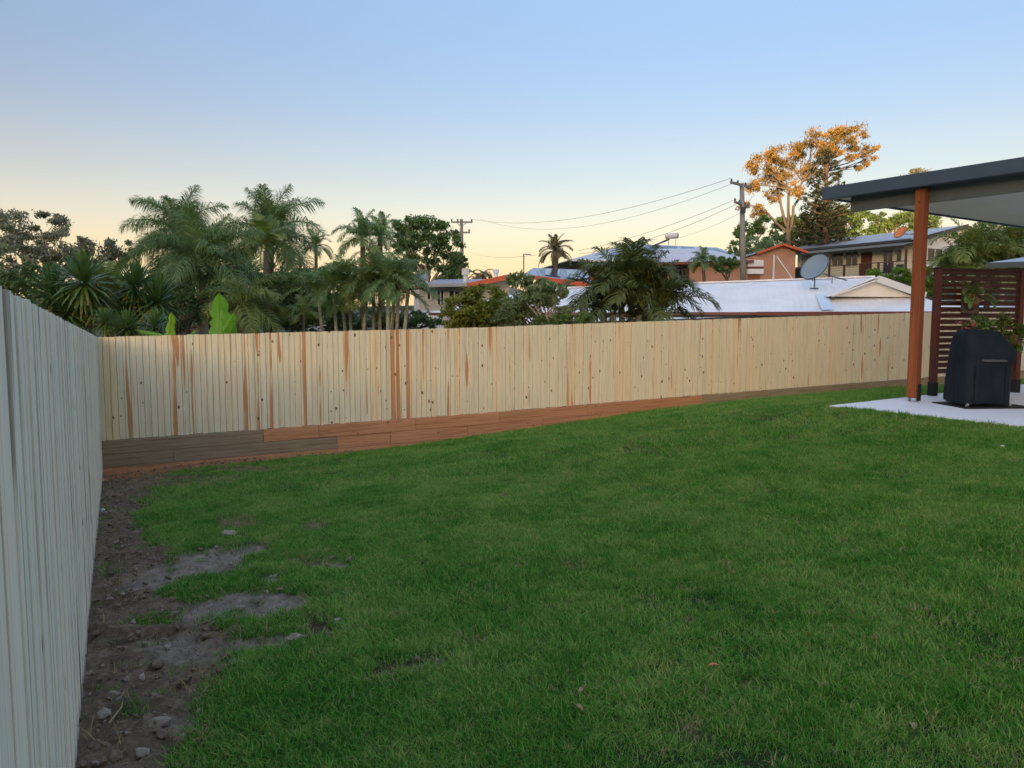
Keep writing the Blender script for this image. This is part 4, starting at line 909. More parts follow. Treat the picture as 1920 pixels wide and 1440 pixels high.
def limb(mb, a, b, r0, r1, wob=.12, n=5, rs=random):
    a = V3(a); b = V3(b); L_ = (b-a).length; pts = []
    for i in range(n+1):
        t = i/n; p = a+(b-a)*t; 
        if 0 < i < n: p += Vector((rs.uniform(-1, 1), rs.uniform(-1, 1), rs.uniform(-.3, .6)))*wob*L_*.35
        pts.append(p)
    mb.tube(pts, [r0+(r1-r0)*i/n for i in range(n+1)], 6, cap=False); return pts
def tree(name, label, cat, cl, Y, n, size, mat, trunk_px=None, bark=None, hang=0, sub=14, tight=.2, seed=1, tr=.12, group=None, twigs=0, depth=.8, base=None, shell=.55, trunks=1):
    rs = random.Random(seed)
    cs = []
    for c in cl:
        x, y, rx, ry = c[:4]; dy = c[4] if len(c) > 4 else rs.uniform(-.5, .5)*px2m(rx, Y)
        p = at(x, y, Y+dy); cs.append(((p.x, p.y, p.z), (px2m(rx, Y), px2m(rx, Y)*depth, px2m(ry, Y))))
    bx = at(trunk_px or sum(c[0] for c in cl)/len(cl), 600, Y); g0 = base if base is not None else gz(bx.x, bx.y)
    root = thing(name, label, cat, (bx.x, bx.y, g0), group)
    me = crown_mesh('crown', [((np.array(c)-np.array([bx.x, bx.y, g0])), r) for c, r in cs], n, size, mat, hang, sub, tight, seed, shell=shell)
    link('crown', me, (bx.x, bx.y, g0), root)
    mb = MB(); low = min(c[0][2]-c[1][2] for c in cs); fork = g0+(low-g0)*.8 if low > g0+.5 else g0+.3
    for k in range(trunks):
        off = Vector((rs.uniform(-1, 1), rs.uniform(-.5, .5), 0))*tr*3*(trunks > 1)
        top = Vector((bx.x, bx.y, fork))+off*2
        limb(mb, Vector((bx.x, bx.y, g0-.2))+off, top, tr*1.2, tr*.8, .05, 4, rs)
        for i, (c, r) in enumerate(cs):
            if trunks > 1 and i % trunks != k: continue
            cc = V3(c); mid = cc-Vector((0, 0, r[2]*.3)); limb(mb, top, mid, tr*.7, tr*.25, .15, 6, rs)
            for j in range(4+twigs):
                d = Vector((rs.gauss(0, 1), rs.gauss(0, 1), rs.gauss(.4, .7))).normalized()
                limb(mb, mid+(top-mid)*rs.uniform(0, .4), cc+Vector((d.x*r[0], d.y*r[1], d.z*r[2]))*rs.uniform(.6, .95), tr*.22, tr*.05, .15, 4, rs)
    part('trunk', mb, bark or M['bark'], root, origin=Vector((bx.x, bx.y, g0)), smooth=True)
    return root

def frond_mesh(L_, e0, bend, n, ll, lw, mat, droop=.5, plume=.0, vee=.3, seed=0, stem=.12):
    rs = random.Random(seed); mb = MB(); pts = []; p = Vector((0, 0, 0)); N_ = 14; side_c = rs.uniform(-.15, .15)
    for i in range(N_+1):
        t = i/N_; pts.append(p.copy()); a = e0-bend*t**1.15; p += Vector((math.cos(a), side_c*t*.6, math.sin(a)))*(L_/N_)
    def at_(t): x = t*N_; i = min(int(x), N_-1); return pts[i].lerp(pts[i+1], x-i), (pts[i+1]-pts[i]).normalized()
    mb.tube(pts, [.022*L_/2*(1-.85*i/N_)+.002 for i in range(N_+1)], 4, cap=False); at_attr = [.9]*len(mb.f)
    for i in range(n):
        t = stem+(1-stem)*(i+.5)/n; o, tg = at_(min(t, .999)); sd_ = tg.cross(Vector((0, 0, 1)))
        if sd_.length < .1: sd_ = Vector((0, 1, 0))
        sd_.normalize(); up = sd_.cross(tg)
        prof = math.sin(math.pi*min(1, (t-stem)/(1-stem)*.80+.17))**.6
        for s in (-1, 1):
            l = ll*prof*rs.uniform(.82, 1.1); fw = .55+.5*t; rise = vee+rs.uniform(-plume, plume)
            d = (sd_*s+tg*fw+up*rise).normalized(); mid = o+d*l*.5; d2 = (d+Vector((0, 0, -droop*rs.uniform(.7, 1.3)))).normalized(); tip = mid+d2*l*.5
            wv = d.cross(up if abs(d.dot(up)) < .9 else tg).normalized()*lw*.5
            b = len(mb.v); mb.v += [o-wv*.5, o+wv*.5, mid+wv, mid-wv, tip]; mb.f += [[b, b+1, b+2, b+3], [b+3, b+2, b+4]]
            q = rs.uniform(.2, .8); at_attr += [q, q]
    me = mb.mesh('frond', mat); a = me.attributes.new('v', 'FLOAT', 'FACE'); a.data.foreach_set('value', at_attr); return me
FR = {}
def fset(key, mat, ll=.45, lw=.045, n=34, droop=.5, plume=.1, vee=.3):
    if key not in FR:
        FR[key] = [frond_mesh(1.0, e, b, n, ll, lw, mat, droop, plume, vee, seed=i*7+3) for i, (e, b) in enumerate(((1.45, .8), (1.2, 1.5), (.95, 1.9), (.6, 1.9), (.25, 1.6), (-.1, 1.3)))]
    return FR[key]
def palm(label, heads, Y, L_, key, mat, nf=16, trunkr=.1, bark=None, group=None, fs={}, name='palm_tree', seed=0, spread=(0, 5), sx=1.0, base=None, cat='palm'):
    rs = random.Random(seed); bx = at(heads[0][0], 600, Y); g0 = base if base is not None else gz(bx.x, bx.y)
    root = thing(name, label, cat, (bx.x, bx.y, g0), group); ms = fset(key, mat, **fs)
    for hi, h in enumerate(heads):
        c = at(h[0], h[1], Y+(h[2] if len(h) > 2 else 0)); bxx = at(h[3], 610, Y).x if len(h) > 3 else c.x+rs.uniform(-.15, .15); k = h[4] if len(h) > 4 else 1
        part('trunk', MB().tube([Vector((bxx, c.y, g0-.1)), Vector((bxx*.6+c.x*.4, c.y, g0*.5+c.z*.5)), Vector((c.x, c.y, c.z))], [trunkr*1.2, trunkr, trunkr*.9], 9), bark or M['bark'], root, smooth=True)
        nn = int(nf*k) if k > 1 else nf
        for i in range(nn):
            q = spread[0]+(spread[1]-spread[0]+.99)*((i+.5)/nn); me = ms[int(min(5, q))]
            az = i*2.39996+rs.uniform(-.25, .25); s = L_*rs.uniform(.85, 1.12)*(.85 if q < 1 else 1)
            o = link('frond', me, c, root); o.rotation_euler = (rs.uniform(-.15, .15), rs.uniform(-.12, .12), az); o.scale = (s*sx, s, s)
    return root

# ---- far left trees
tree('scrub_tree', 'grey green open scrub tree at the far left edge with bare reddish twigs', 'tree', [(20, 430, 62, 42), (85, 430, 50, 38), (120, 455, 40, 38), (30, 490, 70, 50), (100, 500, 60, 45)], 25, 9500, .085, L_GREY, 60, M['barkpale'], sub=22, tight=.16, seed=2, tr=.10, twigs=8, trunks=3)
tree('scrub_tree', 'smaller grey scrub tree behind the leftmost spiky plants, right of the open scrub tree', 'tree', [(185, 470, 42, 32), (225, 465, 30, 25), (205, 500, 45, 35), (150, 490, 30, 30)], 33, 5200, .10, L_GREY, 200, M['barkpale'], sub=18, tight=.16, seed=3, tr=.1, twigs=6, trunks=2)
tree('shrub', 'dark shrub massed low behind the left end of the back fence', 'shrub', [(10, 560, 60, 50), (60, 530, 50, 50), (-60, 520, 70, 80)], 20, 5000, .08, L_DARK, 20, seed=4, sub=20)
tree('shrub', 'dark undergrowth between the spiky plants and the banana leaves', 'shrub', [(330, 580, 60, 45), (380, 545, 55, 60), (230, 590, 60, 40), (300, 620, 60, 30)], 17.5, 6000, .06, L_DARK, 320, seed=5, sub=24)
tree('shrub_bank', 'long bank of dark bushes far behind the yuccas and feathery palms at the left', 'bushes', [(x, 545+(x*37)%25, 48, 52) for x in range(-40, 600, 52)], 29, 21000, .12, L_DARK, 280, seed=51, sub=14, tight=.3, depth=.6)
# ---- yuccas
def rosette_mesh(R_, n, mat, seed=0, wd=.05):
    rs = random.Random(seed); mb = MB(); at_ = []
    for i in range(n):
        u = (i+.5)/n; el = math.radians(85-150*u)+rs.gauss(0, .1); az = i*2.39996; L_ = R_*rs.uniform(.85, 1.1)
        d = Vector((math.cos(el)*math.cos(az), math.cos(el)*math.sin(az), math.sin(el))); s = d.cross(Vector((0, 0, 1)))
        if s.length < .05: s = Vector((1, 0, 0))
        s.normalize(); up = s.cross(d); p = [d*.03, d*L_*.4+up*.0, d*L_*.75-Vector((0, 0, L_*.03)), d*L_-Vector((0, 0, L_*.12*math.cos(el)))]; ws = [.5, 1, .75, 0]
        b = len(mb.v)
        for q, w_ in zip(p[:3], ws): mb.v += [q-s*wd*.5*w_+up*wd*.15, q+s*wd*.5*w_+up*wd*.15]
        mb.v.append(p[3]); mb.f += [[b, b+1, b+3, b+2], [b+2, b+3, b+5, b+4], [b+4, b+5, b+6]]; q = rs.uniform(.1, .7) if u < .88 else 1.3; at_ += [q]*3
    me = mb.mesh('leaf_rosette', mat); a = me.attributes.new('v', 'FLOAT', 'FACE'); a.data.foreach_set('value', at_); return me
L_YUC2 = leafmat('yucca_leaf_b', (0.033, 0.083, 0.030), (0.120, 0.209, 0.060), .2, .4, extra=(.30, .26, .05))
RO = [rosette_mesh(1, 170, L_YUC2, i, .085) for i in range(3)]
def yucca(label, heads, Y, base_px):
    b = at(base_px, 620, Y); g0 = -2.9; root = thing('yucca', label, 'yucca', (b.x, b.y, g0), 'yucca plants behind the fence'); rs = random.Random(base_px)
    for (x, y, r) in heads:
        c = at(x, y, Y+rs.uniform(-.3, .3)); part('stem', MB().tube([Vector((b.x+rs.uniform(-.1, .1), b.y, g0)), (Vector((b.x, b.y, g0))+c)/2, c], [.09, .07, .05], 7), M['bark'], root, smooth=True)
        o = link('leaf_rosette', RO[rs.randrange(3)], c, root); o.scale = (px2m(r, Y),)*3; o.rotation_euler = (rs.uniform(-.3, .3), rs.uniform(-.3, .3), rs.uniform(0, 6))
yucca('leftmost yucca, two dense spiky green heads above the grey fence', [(100, 556, 66), (157, 532, 68), (128, 590, 58), (180, 575, 50)], 14.5, 120)
yucca('yucca with spreading spiky heads right of the leftmost yucca', [(252, 540, 60), (293, 568, 66), (235, 585, 50)], 15.0, 275)
yucca('small yucca whose spiky leaves just clear the corner of the back fence', [(238, 618, 44), (198, 605, 34), (290, 615, 40)], 13.2, 238)
palm('pale arching palm between the two left yuccas', [(207, 560)], 16.5, 1.25, 'pale', L_PALMY, 7, .05, fs=dict(ll=.35, lw=.03, n=36), seed=3, spread=(0, 2), base=-2.9)
# ---- banana plants
def banana(label, Y, leaves, bpx):
    b = at(bpx, 640, Y); root = thing('banana_plant', label, 'banana plant', (b.x, b.y, -2.9), 'banana plants behind the fence')
    part('stem', MB().tube([Vector((b.x, b.y, -2.9)), Vector((b.x, b.y, at(bpx, 660, Y).z))], [.1, .06], 8), L_BAN, root, smooth=True)
    for (x0, y0, x1, y1, wd, mt, curl) in leaves:
        a = at(x0, y0, Y); c = at(x1, y1, Y+curl); n = 14; mb = MB(); ax = (c-a); L_ = ax.length; ax.normalize(); s = Vector((ax.z, 0, -ax.x)).normalized(); nn = ax.cross(s)
        rs = random.Random(int(x0)); att = []
        tears = [[rs.choice((1, 1, 1, .86, .7)) if 2 < i_ < n-1 else 1 for i_ in range(n+1)] for _ in (0, 1)]
        for i in range(n+1):
            t = i/n; w_ = wd*max(0, math.sin(math.pi*min(1, t*.95+.05)**.85))**.5; m = a+(c-a)*t+nn*(.08*math.sin(t*3)); k = 5
            for j in range(-k, k+1):
                u = j/k; mb.v.append(m+s*u*w_*.5*(tears[int(j > 0)][i] if abs(j) > 2 else 1)+nn*(abs(u)**1.5*w_*.18+.008*math.sin(i*2.1+j*.3)))
        W = 2*5+1
        for i in range(n):
            for j in range(W-1): q = i*W+j; mb.f.append([q, q+1, q+1+W, q+W]); att.append(.5+.3*math.sin(i*1.7+j))
        me_o = part('leaf', mb, mt, root, smooth=True)
        a_ = me_o.data.attributes.new('v', 'FLOAT', 'FACE'); a_.data.foreach_set('value', att)
        part('midrib', MB().tube([a+(c-a)*t+nn*(.08*math.sin(t*3)+.004)-Vector((0, .006, 0)) for t in [i/8 for i in range(9)]], [.012*(1-.8*i/8) for i in range(9)], 5), L_BANY, me_o)
banana('banana plant with an upright broad bright green leaf above the fence', 12.9, [(404, 660, 410, 549, .40, L_BAN, .1), (400, 645, 440, 588, .20, L_BAN, -.1), (425, 660, 432, 600, .24, L_BAN, .2)], 405)
banana('young banana plant with a narrow yellow green leaf, left of the broad leaved one', 12.6, [(306, 660, 321, 585, .19, L_BANY, .1), (318, 640, 255, 620, .12, L_BAN, .15), (330, 640, 372, 618, .08, L_BAN, .3)], 310)
# ---- tall feathery palms
qp = dict(ll=.38, lw=.011, n=100, droop=1.0, plume=.7, vee=.1)
palm('tall feathery palm, left one of the two big ones, crown against the sky', [(340, 450, 0, 345)], 23, 1.85, 'queen', L_PALM, 26, .16, fs=qp, seed=1, group='big feathery palms')
palm('tall feathery palm, right one of the two big ones, with hanging skirt of fronds', [(506, 448, 0, 500)], 24, 1.95, 'queen', L_PALM, 27, .14, M['bark'], fs=qp, seed=2, group='big feathery palms')
palm('dark weeping palm filling the gap between the two big feathery palms', [(375, 500, 0, 385)], 18.5, 1.65, 'queen', L_PALM, 26, .12, M['barkpale'], fs=qp, seed=5, spread=(0, 5))
palm('low weeping palm with yellowish frond tips right of the broad banana leaf', [(455, 575, 0, 450)], 16, 1.1, 'queeny', L_PALMY, 16, .09, fs=dict(ll=.36, lw=.016, n=60, droop=1.0, plume=.6, vee=.1), seed=6, spread=(1, 5), base=-2.8)
palm('upright lime green palm fronds standing before the right big feathery palm', [(498, 470)], 21, 1.3, 'lime', L_PALMY, 6, .07, fs=dict(ll=.30, lw=.03, n=36), seed=8, spread=(0, 2))
tree('shrub', 'dense dark shrub under the right big feathery palm', 'shrub', [(450, 545, 55, 60), (510, 570, 55, 55), (560, 590, 45, 45), (540, 540, 35, 40), (420, 600, 50, 40)], 20, 11000, .07, L_DARK, 500, seed=7, sub=26, tight=.2)
tree('shrub', 'brownish green loose shrub catching the glow beyond the dark shrub', 'shrub', [(560, 525, 40, 22), (600, 520, 40, 22), (640, 510, 35, 20)], 36, 3600, .11, L_GREY, 590, seed=8, tight=.22)
palm('small distant palm silhouetted just right of the big feathery palms', [(592, 463)], 44, 1.3, 'dist', L_PALM, 14, .1, fs=dict(ll=.35, lw=.035, n=26), seed=9)
palm('slender palm with drooping fronds, left one of the pair left of the fig tree', [(680, 447, 0, 681)], 36, 1.75, 'king', L_PALM, 13, .13, fs=dict(ll=.40, lw=.026, n=36, droop=1.2, plume=.3), seed=10, spread=(0, 5))
palm('palm with a yellowish upright frond, right one of the pair left of the fig tree', [(712, 445, 1, 712)], 37, 1.45, 'king', L_PALM, 15, .13, fs={}, seed=11, spread=(0, 5))
# ---- fig
tree('fig_tree', 'round dark fig tree with see-through lower crown beside the distant pole', 'tree', [(770, 425, 34, 22), (800, 420, 34, 20), (830, 440, 34, 24), (850, 470, 26, 28), (765, 445, 32, 22), (845, 495, 28, 22), (800, 455, 40, 24), (755, 470, 26, 24), (790, 490, 34, 20), (870, 500, 16, 20)], 46, 11000, .14, L_DARK, 800, M['barkpale'], sub=16, tight=.19, seed=12, tr=.16, twigs=3)
tree('hedge_tree', 'dark rounded tree below the fig tree behind the cottage flue', 'tree', [(850, 500, 24, 24), (830, 515, 36, 18)], 44, 3500, .12, L_DARK, 845, seed=13)
# ---- golden cane clump
cane = dict(ll=.42, lw=.026, n=30, droop=.8, plume=.3, vee=.35)
palm('left clump of cane palms with slim pale stems behind the fence', [(625, 545, 0, 637), (655, 560, .4, 655), (598, 565, .2, 612), (640, 530, .6, 645)], 19.5, 1.05, 'cane', L_PALM, 9, .045, M['canestem'], fs=cane, seed=14, spread=(0, 4), base=-2.9, group='cane palm clumps')
palm('middle clump of cane palms with slim pale stems', [(690, 528, 0, 668), (700, 555, .3, 694), (678, 548, .5, 679), (712, 520, .4, 705)], 19.5, 1.0, 'caney', L_PALMY, 9, .045, M['canestem'], fs=cane, seed=15, spread=(0, 4), base=-2.9, group='cane palm clumps')
palm('right clump of cane palms, its leaning pale stems nearest the cottage', [(728, 530, 0, 724), (748, 525, .3, 732), (740, 550, .5, 712), (765, 545, .2, 742)], 19, 1.0, 'cane', L_PALM, 9, .05, M['canestem'], fs=cane, seed=16, spread=(0, 4), base=-2.9, group='cane palm clumps')
tree('shrub', 'dark understorey shrub seen between the cane palm stems', 'shrub', [(600, 600, 50, 32), (660, 600, 45, 28), (720, 600, 45, 25), (770, 600, 36, 22), (640, 575, 40, 25), (800, 605, 40, 18)], 23, 8500, .075, L_DARK, 680, seed=17, sub=22)
palm('little cane palm in the shade at the left foot of the cane clumps', [(570, 590)], 17, .55, 'caney', L_PALMY, 9, .03, fs=cane, seed=21, spread=(0, 4), base=-2.9)
# ---- middle bushes
tree('shrub', 'rounded yellow green bush right of the cottage windows', 'shrub', [(870, 575, 42, 32), (910, 560, 42, 30), (935, 585, 40, 35), (850, 600, 36, 26), (895, 600, 42, 30), (885, 548, 24, 14)], 17, 14000, .052, L_YG, 890, seed=18, sub=36, tight=.17, depth=1, base=-2.8)
tree('shrub', 'feathery mid green bush touching the yellow green bush on its right', 'shrub', [(960, 585, 42, 30), (985, 570, 32, 26), (1000, 600, 35, 22), (945, 600, 25, 20)], 16.6, 8500, .048, L_PALE, 970, seed=19, sub=30, tight=.17, base=-2.8)
tree('frangipani_tree', 'pale leaved open frangipani with bare grey branches in front of the white roof', 'tree', [(975, 525, 30, 14), (1010, 540, 36, 16), (1040, 545, 26, 16), (1030, 565, 22, 12), (1000, 555, 30, 14), (1060, 585, 22, 14)], 16.2, 3200, .075, L_PALE, 1035, M['barkpale'], seed=20, tight=.22, tr=.045, base=-2.8, twigs=4, shell=.3)
tree('shrub', 'low dark shrub line just over the fence under the frangipani', 'shrub', [(1040, 600, 40, 12), (1080, 598, 30, 14)], 16, 2400, .05, L_MID, 1060, seed=22, base=-2.8)
# ---- distant coconut type palm
palm('distant brownish palm against the yellow sky in the middle', [(1041, 472)], 45, 1.35, 'far', L_DIM, 20, .14, fs=dict(ll=.30, lw=.04, n=24, droop=.8), seed=23)
palm('tiny distant palm tops behind the orange red gable edge', [(905, 515), (893, 519)], 70, 1.6, 'far', L_DIM, 8, .1, fs={}, seed=24, spread=(2, 5))
# ---- big palm right of centre
big = dict(ll=.46, lw=.030, n=34, droop=.8, plume=.3, vee=.30)
palm('big bushy palm leaning over the fence in front of the white roof', [(1165, 540, 0, 1172), (1130, 560, .2, 1150), (1200, 555, -.1, 1195), (1228, 560, .1, 1215), (1150, 590, -.2, 1160), (1185, 526, .1, 1180), (1240, 590, -.3, 1225)], 16.9, 1.25, 'big', leafmat('big_palm_leaf', (.038, .058, .020), (.13, .165, .05)), 10, .07, M['canestem'], fs=big, seed=25, spread=(0, 4), base=-2.7)
# ---- small trees before the salmon house
palm('small bushy palm tree before the salmon wall, left of two', [(1318, 490, 0, 1322)], 39, .95, 'king', L_PALM, 16, .08, fs={}, seed=26, group='small trees before the salmon house')
tree('small_tree', 'small round leafy tree before the salmon wall beside the tall pole', 'tree', [(1357, 497, 24, 17), (1345, 487, 14, 9), (1370, 490, 14, 10)], 39, 2600, .10, L_MID, 1362, seed=27, tr=.08)
tree('tree', 'thin airy tree around the foot of the tall utility pole', 'tree', [(1380, 470, 14, 26), (1400, 440, 24, 24), (1412, 470, 26, 14), (1385, 430, 12, 14), (1430, 420, 20, 18)], 52, 3600, .14, L_MID, 1395, M['barkpale'], seed=28, tr=.12, tight=.25)
palm('palm with long arching fronds above the salmon gable', [(1428, 463)], 49, 1.8, 'king', L_PALM, 11, .1, fs={}, seed=29, spread=(2, 5))
# ---- gum tree
GY = 68
def gum():
    cl = [(1425, 310, 26, 20), (1455, 292, 24, 18), (1408, 345, 20, 16), (1398, 380, 14, 18), (1420, 400, 18, 20), (1440, 330, 26, 18), (1480, 300, 24, 18), (1500, 280, 24, 18), (1470, 335, 24, 22), (1530, 262, 26, 18), (1560, 250, 26, 16), (1590, 245, 26, 16), (1612, 265, 22, 18), (1575, 275, 24, 16), (1545, 290, 22, 16), (1630, 300, 14, 20), (1615, 310, 12, 16), (1515, 320, 22, 18), (1450, 365, 24, 14), (1490, 355, 20, 14), (1595, 290, 18, 12), (1422, 430, 16, 14), (1640, 280, 9, 12)]
    rs = random.Random(4); b = at(1478, 620, GY); g0 = gz(b.x, b.y)
    root = thing('gum_tree', 'tall gum tree with pale forking trunks, its sparse crown lit orange by the low sun', 'tree', (b.x, b.y, g0))
    cs = [(at(x, y, GY+rs.uniform(-2.5, 2.5)), (px2m(rx, GY), px2m(rx, GY), px2m(ry, GY))) for x, y, rx, ry in cl]
    O = Vector((b.x, b.y, g0))
    link('crown', crown_mesh('crown', [(np.array(c-O), r) for c, r in cs], 19000, .125, L_GUM, .9, 9, .27, 30, 2.0, shell=.35), O, root)
    mb = MB(); f0 = at(1478, 440, GY); limb(mb, O, f0, .34, .24, .04, 6, rs)
    forks = [at(1462, 370, GY), at(1480, 355, GY-1), at(1505, 340, GY+1), at(1440, 400, GY)]
    for f in forks: limb(mb, f0, f, .15, .09, .1, 6, rs)
    for c, r in cs:
        f = min(forks, key=lambda q: (q-c).length+rs.uniform(0, 2)); pts = limb(mb, f, c, .07, .03, .14, 7, rs)
        for j in range(5): limb(mb, pts[rs.choice((4, 5, 6))], c+Vector((rs.gauss(0, .5)*r[0], rs.gauss(0, .5)*r[1], rs.gauss(0, .5)*r[2])), .035, .01, .15, 3, rs)
    part('trunk', mb, plain('gum_bark', (.13, .115, .10), .8, .3, 1.0), root, origin=O, smooth=True)
gum()
def conifer():
    Y = 62; b = at(1545, 620, Y); g0 = gz(b.x, b.y); O = Vector((b.x, b.y, g0)); rs = random.Random(8)
    root = thing('hoop_pine', 'dark tiered pine with tufted branch ends standing in front of the orange gum crown', 'pine tree', O)
    mb = MB(); top = at(1550, 288, Y); mb.tube([O, (O+top)/2, top], [.32, .22, .05], 8); cs = []
    for k in range(15):
        t = k/14; y = 292+t*158; r = px2m(8+44*t**.8, Y); nb = 5+int(3*t)
        for j in range(nb):
            az = j*6.283/nb+k*1.3; c = at(1550-4*t, y, Y); c = c+Vector((math.cos(az)*r, math.sin(az)*r, rs.uniform(-.2, .3))); c0 = at(1550-4*t, y+10, Y)
            limb(mb, c0, c, .07, .03, .08, 4, rs); cs.append((np.array(c-O), (.55, .55, .42)))
            if t > .4: m = c0+(c-c0)*.55+Vector((0, 0, .1)); cs.append((np.array(m-O), (.45, .45, .35)))
    link('crown', crown_mesh('crown', cs, 14000, .11, leafmat('pine_leaf', (.012, .022, .010), (.045, .06, .025)), 0, 3, .26, 31), O, root)
    part('trunk', mb, M['bark'], root, origin=O, smooth=True)
conifer()
tree('tree', 'broad dark tree behind the left end of the hill house roof', 'tree', [(1470, 430, 30, 24), (1500, 425, 30, 24), (1530, 430, 34, 30), (1500, 450, 40, 22), (1565, 435, 30, 28), (1455, 455, 24, 16), (1540, 400, 26, 20)], 70, 11000, .2, L_DARK, 1510, seed=32, tight=.2, tr=.25)
tree('tree', 'dark green tree behind the middle of the hill house roof, right of the tiered pine', 'tree', [(1590, 425, 30, 26), (1570, 400, 22, 16), (1620, 440, 24, 14), (1605, 405, 20, 14)], 73, 6000, .2, L_MID, 1590, seed=33, tight=.2, tr=.25)
tree('tree', 'layered open tree under the patio roof edge, behind the orange dish', 'tree', [(1640, 405, 26, 9), (1680, 410, 30, 10), (1650, 430, 26, 12), (1700, 425, 30, 16), (1665, 420, 30, 10), (1735, 420, 30, 18), (1720, 405, 30, 10), (1640, 445, 26, 8)], 72, 7500, .17, L_MID, 1670, seed=34, tight=.22, tr=.2, twigs=4)
tree('tree', 'pale green treetop just showing over the patio roof', 'tree', [(1725, 325, 20, 10), (1745, 335, 22, 10), (1700, 345, 25, 14)], 85, 2500, .2, L_GREY, 1725, seed=35, tight=.25)
# ---- right, behind the screen
palm('tall green palm clump behind the slatted screen at the right', [(1815, 470, 0, 1820), (1850, 460, .6, 1850), (1890, 465, .3, 1880), (1920, 455, .5, 1920), (1835, 500, -.4, 1835), (1800, 500, .2, 1800)], 30, 1.7, 'caney', L_PALMY, 12, .09, M['canestem'], fs=cane, seed=36, spread=(0, 5))
tree('shrub', 'thick green shrubbery below the right palm clump', 'shrub', [(1800, 500, 40, 30), (1840, 480, 45, 40), (1890, 480, 50, 40), (1860, 510, 50, 26), (1800, 455, 25, 25), (1950, 480, 50, 45)], 32, 11000, .10, L_MID, 1850, seed=37, sub=30, tight=.2)
tree('shrub', 'bright green feathery bush between the white roof and the hill house, beside the brown post', 'shrub', [(1685, 520, 24, 20), (1668, 535, 24, 18), (1700, 540, 22, 22), (1720, 545, 22, 20), (1735, 520, 18, 24), (1760, 535, 22, 26)], 30, 9000, .075, L_BRIGHT, 1690, seed=38, tight=.18)
tree('shrub', 'smaller bright green bush left of the feathery one, before the veranda', 'shrub', [(1640, 515, 15, 12), (1650, 525, 16, 10), (1632, 522, 12, 9)], 32, 2500, .08, L_BRIGHT, 1640, seed=39, tight=.2)
tree('shrub', 'orange flowering bush peeping between the brown post and the screen', 'shrub', [(1742, 507, 9, 6), (1735, 512, 6, 5)], 36, 400, .09, leafmat('orange_blossom', (.35, .10, .04), (.55, .2, .08)), 1741, seed=40)

# ---- patio plants
def pot_plants():
    p = at(1832, 665, 10.75); root = thing('flower_trough', 'planter of pink and white flowers standing behind the covered barbecue', 'planter', (p.x, p.y, SZ))
    for dx in (-.2, .2):
        for dy in (-.06, .06): part('leg', MB().box((p.x+dx, p.y+dy, SZ+.415), (.03, .03, .82)), BROWN, root)
    part('trough', MB().hexa([Vector((p.x+x*(1 if z else .88), p.y+y, SZ+.82+z)) for z in (0, .15) for x, y in ((-.25, -.09), (.25, -.09), (.25, .09), (-.25, .09))]), plain('terracotta', (.22, .10, .06), .8, .15, 8), root)
    fo = crown_mesh('foliage', [((0, 0, 1.05), (.24, .12, .08)), ((.12, 0, 1.1), (.15, .1, .1))], 260, .055, L_MID, 0, 8, .35, 3); link('foliage', fo, (p.x, p.y, SZ), root)
    for nm, c, s_ in (('pink_flowers', (.32, .08, .10), 3), ('white_flowers', (.7, .6, .5), 4)):
        m = plain(nm, c, .6, .15, 10); link(nm[:-1]+'_cluster', crown_mesh(nm, [((-.15 if s_ == 3 else .05, -.05, 1.07), (.22, .1, .07))], 45, .03, m, 0, 6, .3, s_), (p.x, p.y, SZ), root)
    p = at(1893, 660, 10.9); q = SA+SD*((p-SA).dot(SD)); root = thing('hanging_basket', 'trailing pale green plant in a basket fixed to the slats right of the covered barbecue', 'hanging plant', (p.x, p.y, SZ+.8))
    part('basket', MB().tube([Vector((p.x, p.y, SZ+.74)), Vector((p.x, p.y, SZ+.80)), Vector((p.x, p.y, SZ+.90))], [.06, .11, .13], 14), BROWN, root, smooth=True)
    part('bracket', MB().bar(Vector((p.x, p.y, SZ+.90)), Vector((q.x, q.y, SZ+.90)), .02, .02), M['black'], root)
    link('foliage', crown_mesh('foliage', [((-.05, 0, .98), (.24, .2, .2)), ((-.12, 0, .72), (.12, .12, .16)), ((.1, 0, .85), (.15, .15, .2))], 1500, .045, leafmat('pot_leaf', (.03, .06, .015), (.12, .17, .04)), 0, 16, .25, 9), (p.x, p.y, SZ), root)
    p = at(1905, 560, 10.7); q = SA+SD*((p-SA).dot(SD)); root = thing('staghorn_fern', 'hanging fern with long drooping leaves mounted on the slatted screen', 'fern', (q.x, q.y-.08, p.z))
    part('mount_board', MB().box((q.x, q.y-.06, p.z), (.3, .04, .4), math.atan2(SD.y, SD.x)), M['bark'], root)
    part('fern_heart', MB().tube([Vector((q.x-.02, q.y-.08, p.z-.12)), Vector((q.x-.03, q.y-.16, p.z)), Vector((q.x-.02, q.y-.1, p.z+.1))], [.06, .13, .05], 12), plain('fern_brown', (.14, .09, .05), .9, .3, 14), root, smooth=True)
    ms = fset('fern', L_PALM, ll=.16, lw=.06, n=16, droop=.5)
    for i in range(12):
        o = link('frond', ms[1+i % 4], (q.x, q.y-.12, p.z+.03), root); o.rotation_euler = (0, 0, math.radians(200)+i*.25+random.uniform(-.2, .2)); o.scale = (.42,)*3
pot_plants()

